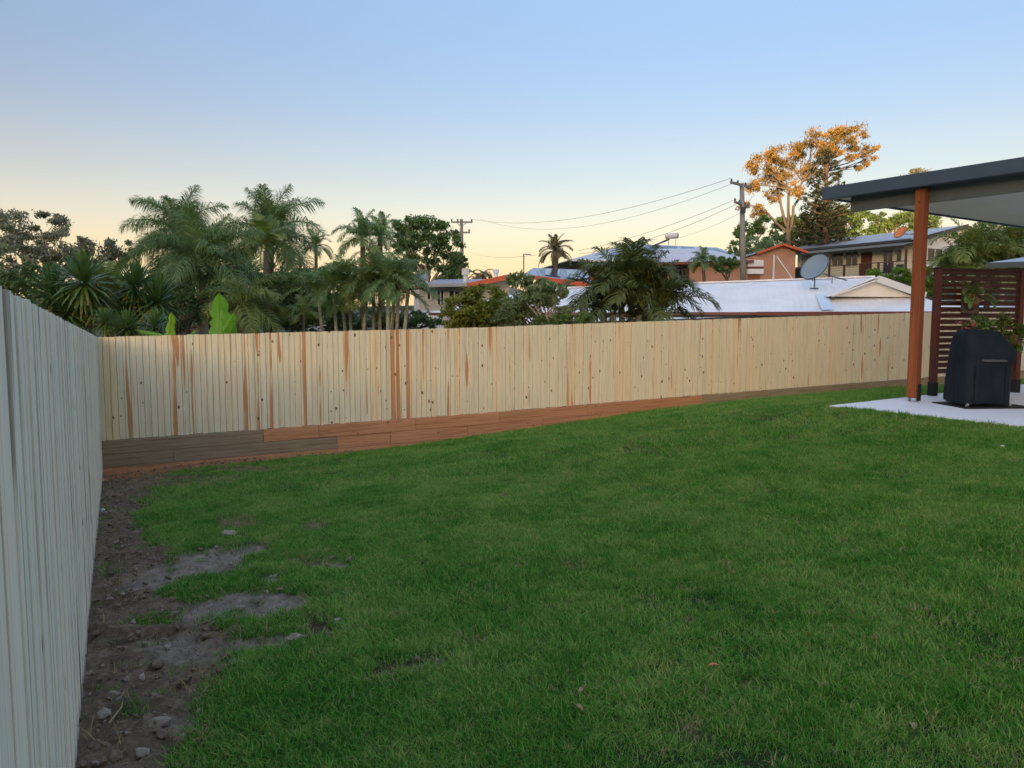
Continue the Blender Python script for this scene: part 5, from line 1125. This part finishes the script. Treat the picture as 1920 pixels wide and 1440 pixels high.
# ================================================================== GRASS, STONES
HID = bpy.data.collections.new('scatter_sources')
def src(name, me): o = bpy.data.objects.new(name, me); HID_.objects.link(o); return o
def scatter(name, pts, scl, srcs, mat_label, tilt=0.0, cat=None):
    global HID_
    col = bpy.data.collections.new(name+'_source')
    for i, me in enumerate(srcs): o = bpy.data.objects.new(name+'_piece', me); col.objects.link(o)
    me = bpy.data.meshes.new(name); me.vertices.add(len(pts)); me.vertices.foreach_set('co', np.asarray(pts, np.float32).ravel())
    a = me.attributes.new('s', 'FLOAT', 'POINT'); a.data.foreach_set('value', np.asarray(scl, np.float32))
    o = link(name, me); stuff(o, mat_label, cat)
    g = bpy.data.node_groups.new(name, 'GeometryNodeTree'); g.interface.new_socket('Geometry', in_out='INPUT', socket_type='NodeSocketGeometry'); g.interface.new_socket('Geometry', in_out='OUTPUT', socket_type='NodeSocketGeometry')
    N = g.nodes; L = g.links; gi = N.new('NodeGroupInput'); go = N.new('NodeGroupOutput'); ci = N.new('GeometryNodeCollectionInfo'); ci.inputs['Collection'].default_value = col
    ci.inputs['Separate Children'].default_value = True; ci.inputs['Reset Children'].default_value = True
    ip = N.new('GeometryNodeInstanceOnPoints'); ip.inputs['Pick Instance'].default_value = True
    rv = N.new('FunctionNodeRandomValue'); rv.data_type = 'FLOAT_VECTOR'; rv.inputs[0].default_value = (-tilt, -tilt, 0); rv.inputs[1].default_value = (tilt, tilt, 6.283)
    na = N.new('GeometryNodeInputNamedAttribute'); na.data_type = 'FLOAT'; na.inputs['Name'].default_value = 's'
    L.new(gi.outputs[0], ip.inputs['Points']); L.new(ci.outputs[0], ip.inputs['Instance']); L.new(rv.outputs[0], ip.inputs['Rotation']); L.new(na.outputs[0], ip.inputs['Scale']); L.new(ip.outputs[0], go.inputs[0])
    m = o.modifiers.new('scatter', 'NODES'); m.node_group = g; return o
def grassmat():
    m, N, L, b = nmat('grass_blade'); oi = N.new('ShaderNodeObjectInfo'); g = N.new('ShaderNodeNewGeometry').outputs['Position']
    at_ = N.new('ShaderNodeAttribute'); at_.attribute_name = 'v'
    n1 = noise(N, L, 1.5, g, 6, .62); n2 = noise(N, L, 6, g, 3)
    v = math_(N, L, 'ADD', math_(N, L, 'MULTIPLY', at_.outputs['Fac'], .42), math_(N, L, 'ADD', math_(N, L, 'MULTIPLY', n1, .62), math_(N, L, 'ADD', math_(N, L, 'MULTIPLY', oi.outputs['Random'], .12), math_(N, L, 'MULTIPLY', n2, .15))))
    r = ramp(N, [(.36, (.020, .115, .012)), (.52, (.065, .25, .026)), (.66, (.145, .35, .045)), (.84, (.36, .43, .12))]); L.new(v, r.inputs[0]); c = r.outputs[0]
    dry = math_(N, L, 'GREATER_THAN', at_.outputs['Fac'], .985); c = mixc(N, L, dry, c, (.22, .18, .09))
    L.new(c, b.inputs['Base Color']); b.inputs['Roughness'].default_value = .7; b.inputs['Specular IOR Level'].default_value = .10
    tr = N.new('ShaderNodeBsdfTranslucent'); L.new(c, tr.inputs[0]); mx = N.new('ShaderNodeMixShader'); mx.inputs[0].default_value = .42
    L.new(b.outputs[0], mx.inputs[1]); L.new(tr.outputs[0], mx.inputs[2]); L.new(mx.outputs[0], N['Material Output'].inputs[0]); return m
GM = grassmat()
def clump(seed, n, rad, h, wd, mat, lean=.6):
    rs = random.Random(seed); mb = MB(); at_ = []
    for i in range(n):
        r = rad*math.sqrt(rs.random()); a = rs.uniform(0, 6.283); p = Vector((r*math.cos(a), r*math.sin(a), -.005)); hh = h*rs.uniform(.5, 1.2); az = rs.uniform(0, 6.283); le = rs.uniform(.1, lean)*hh*1.2
        d = Vector((math.cos(az), math.sin(az), 0)); s = Vector((-d.y, d.x, 0)).lerp(d, rs.uniform(-.5, .5)).normalized()*wd*.5*rs.uniform(.7, 1.2)
        m = p+Vector((0, 0, hh*.6))+d*le*.35; t = p+Vector((0, 0, hh*rs.uniform(.8, 1)))+d*le; b = len(mb.v)
        mb.v += [p-s, p+s, m+s*.8, m-s*.8, t]; mb.f += [[b, b+1, b+2, b+3], [b+3, b+2, b+4]]; q = rs.random(); at_ += [q, q]
    me = mb.mesh('grass_clump', mat); a = me.attributes.new('v', 'FLOAT', 'FACE'); a.data.foreach_set('value', at_); return me
def grass():
    rs = RS; P = []; S = []
    def area(n, x0, x1, y0, y1, smin, smax):
        X = rs.uniform(x0, x1, n); Y = rs.uniform(y0, y1, n); Z = YARD(X, Y)
        px, _ = proj(np.stack([X, Y, Z], -1)); ok = (px > -80) & (px < 2000)
        lf = (X+.2+.5225*Y) > .02; bf = (Y-11.04-(X+5.97)*.436) < -.03
        q = (X-4.16)*.566-(Y-10.01)*.824; p_ = (X-4.16)*.824+(Y-10.01)*.566; onslab = (q > -.02) & (p_ > -.02)
        ok &= lf & bf & ~onslab; X, Y, Z = X[ok], Y[ok], Z[ok]
        soil, bare, worn, hole, strip = soil_mask(X, Y, Z)
        dens = (1-soil)**1.3*(1-.92*worn)*(1-bare)*(1-.55*sstep(.60, .72, fbm(X*1.9, Y*1.9, 4, 33))); dens = np.maximum(dens, .035*(1-bare)*(1-hole))
        keep = rs.uniform(size=len(X)) < dens; X, Y, Z, soil, worn = X[keep], Y[keep], Z[keep], soil[keep], worn[keep]
        und = (fbm(X*.7, Y*.7, 3, 1)-.5)*.05; hn = fbm(X*1.3, Y*1.3, 3, 21)
        s = rs.uniform(smin, smax, len(X))*(.65+.7*hn)*(1-.35*soil)*(1-.3*worn); P.append(np.stack([X, Y, Z+und-.002], -1)); S.append(s)
    area(26000, -3.2, 3.4, 1.5, 4.5, .8, 1.25)
    area(52000, -5.2, 5.6, 4.5, 8, .85, 1.3)
    area(75000, -7, 13, 8, 19.5, 1.0, 1.5)
    P_ = np.concatenate(P); S_ = np.concatenate(S)
    scatter('lawn_grass', P_, S_, [clump(i, 38, .060, .030, .0036, GM, 1.25) for i in range(6)]+[clump(8, 26, .05, .050, .0042, GM, 1.0)], 'thick green couch grass covering the lawn', cat='grass')
    print('GRASS', len(P_))
grass()
def rockmesh(seed, mat, r=1):
    rs = np.random.RandomState(seed); import bmesh
    bm = bmesh.new(); bmesh.ops.create_icosphere(bm, subdivisions=2, radius=r); k = rs.uniform(.6, 1.2, 3)
    for v in bm.verts: n = 1+.5*(math.sin(v.co.x*3+seed)*math.cos(v.co.y*2.3+seed*2)*math.sin(v.co.z*2.7+seed))+rs.uniform(-.1, .1); v.co = Vector((v.co.x*k[0]*n, v.co.y*k[1]*n, v.co.z*.6*k[2]*n))
    me = bpy.data.meshes.new('rock'); bm.to_mesh(me); bm.free(); me.materials.append(mat); return me
def soil_bits():
    rs = RS; n = 26000; X = rs.uniform(-6.2, 1.0, n); Y = rs.uniform(1.3, 12.5, n); Z = YARD(X, Y)
    soil, bare, worn, hole, strip = soil_mask(X, Y, Z); lf = (X+.2+.5225*Y) > .03; bf = (Y-11.04-(X+5.97)*.436) < -.05
    ok = lf & bf & (rs.uniform(size=n) < soil*(1-.6*bare)*(1-.6*strip)); X, Y, Z = X[ok], Y[ok], Z[ok]
    s = .004+.017*rs.uniform(size=len(X))**5
    scatter('soil_clods', np.stack([X, Y, Z+.012], -1), s*1.3, [rockmesh(i, M['clod']) for i in range(4)]+[rockmesh(9, M['rock'])], 'loose clods and pebbles strewn on the bare soil along the grey fence', .5, cat='soil')
    n = 9000; X = rs.uniform(-6.2, 1.5, n); Y = rs.uniform(1.3, 12.5, n); Z = YARD(X, Y); soil, bare, worn, hole, strip = soil_mask(X, Y, Z); lf = (X+.2+.5225*Y) > .03; bf = (Y-11.04-(X+5.97)*.436) < -.05
    edge = np.clip(4*soil*(1-soil), 0, 1); ok = lf & bf & (rs.uniform(size=n) < np.maximum(soil*.4, edge)*(1-.6*bare)); X, Y, Z = X[ok], Y[ok], Z[ok]
    scatter('dry_grass_litter', np.stack([X, Y, Z+.012], -1), rs.uniform(.7, 1.5, len(X)), [clump(40+i, 9, .05, .03, .0028, M['straw'], 2.5) for i in range(4)], 'dry straw coloured grass bits scattered over the torn soil', .9, cat='dry grass')
soil_bits()
def lawn_straw():
    rs = RS; n = 60000; X = rs.uniform(-5, 8, n); Y = rs.uniform(1.6, 11, n); Z = YARD(X, Y); soil, bare, worn, hole, strip = soil_mask(X, Y, Z)
    lf = (X+.2+.5225*Y) > .05; q = (X-4.16)*.566-(Y-10.01)*.824; p_ = (X-4.16)*.824+(Y-10.01)*.566
    pr = np.clip(worn*.75+.02+.10*sstep(.58, .72, fbm(X*1.6, Y*1.6, 4, 41)), 0, 1); ok = lf & ~((q > -.03) & (p_ > -.03)) & (rs.uniform(size=n) < pr); X, Y, Z = X[ok], Y[ok], Z[ok]
    scatter('lawn_thatch', np.stack([X, Y, Z+.016], -1), rs.uniform(.7, 1.3, len(X)), [clump(60+i, 12, .045, .022, .003, M['straw'], 2.2) for i in range(4)], 'dry brown thatch showing through the scuffed spots of the lawn', .35, cat='dry grass')
lawn_straw()
def ground_at(px, py):
    z = -1.8
    for _ in range(12): p = atz(px, py, z); z = yz(p.x, p.y)
    return Vector((p.x, p.y, z))
for (px, py, r, lab, sd_) in ((430, 1005, .055, 'fist sized grey brown stone lying on torn turf near the grey fence', 3), (553, 1199, .035, 'small pale stone beside the dark hole in the turf', 5), (193, 958, .03, 'tiny white chip of stone on the soil by the fence corner', 7), (195, 1345, .04, 'half buried stone near the foot of the grey fence at the bottom left', 11), (300, 1363, .04, 'brown stone in the soil at the bottom left, right of the half buried one', 13), (268, 1415, .03, 'grey pebble lowest in the photo on the bare soil', 15), (1880, 838, .02, 'little white stone in the lawn in front of the patio slab', 17)):
    p = ground_at(px, py); o = link('stone', rockmesh(sd_, M['rock'] if sd_ not in (7, 17) else TRIMW), (p.x, p.y, p.z+r*.35)); o.scale = (r,)*3; o.rotation_euler = (0, 0, sd_); tag(o, lab, 'stone')
for (px, py, r, lab, sd_) in ((250, 1325, .07, 'loose green tuft growing in the bare soil at the bottom left', 1), (1540, 1260, .10, 'tall bright tuft sticking up from the lawn at the lower right', 2), (1380, 1370, .06, 'small tall tuft left of the bright tall tuft', 3)):
    p = ground_at(px, py); o = link('grass_tuft', clump(70+sd_, 26, .05, r*.95, .004, L_BRIGHT, 1.0), p); tag(o, lab, 'grass tuft')
for (px, py, lab, s) in ((1090, 1312, 'curled dry brown leaf on the lawn, left of the straw patch', 1), (1085, 1345, 'small dry brown leaf just below the curled one', 2), (1338, 1265, 'tiny reddish dry leaf above the straw patch', 3), (1710, 1380, 'pale dry leaf on the lawn near the bottom right', 4)):
    p = ground_at(px, py)+Vector((0, 0, .03)); mb = MB(); n = 6
    for i in range(n+1):
        t = i/n; w_ = .009*math.sin(math.pi*min(.98, t*.9+.05)); mb.v += [Vector((p.x+(t-.5)*.055, p.y-w_, p.z+.012*math.sin(t*3)+.006)), Vector((p.x+(t-.5)*.055, p.y, p.z+.012*math.sin(t*3))), Vector((p.x+(t-.5)*.055, p.y+w_, p.z+.012*math.sin(t*3)+.006))]
    for i in range(n):
        for j in (0, 1): q = i*3+j; mb.f.append([q, q+1, q+4, q+3])
    o = part('dry_leaf', mb, M['straw'] if s != 3 else M['sleeper'], None); o.rotation_euler = (0, 0, s*1.1); tag(o, lab, 'leaf')
p0 = ground_at(205, 1365); p1 = ground_at(232, 1320); o = part('twig', MB().tube([p0+Vector((0, 0, .02)), (p0+p1)/2+Vector((.02, 0, .035)), p1+Vector((0, 0, .02))], [.005, .004, .002], 5), M['straw'], None); tag(o, 'thin bent twig lying on the soil at the bottom left', 'twig')
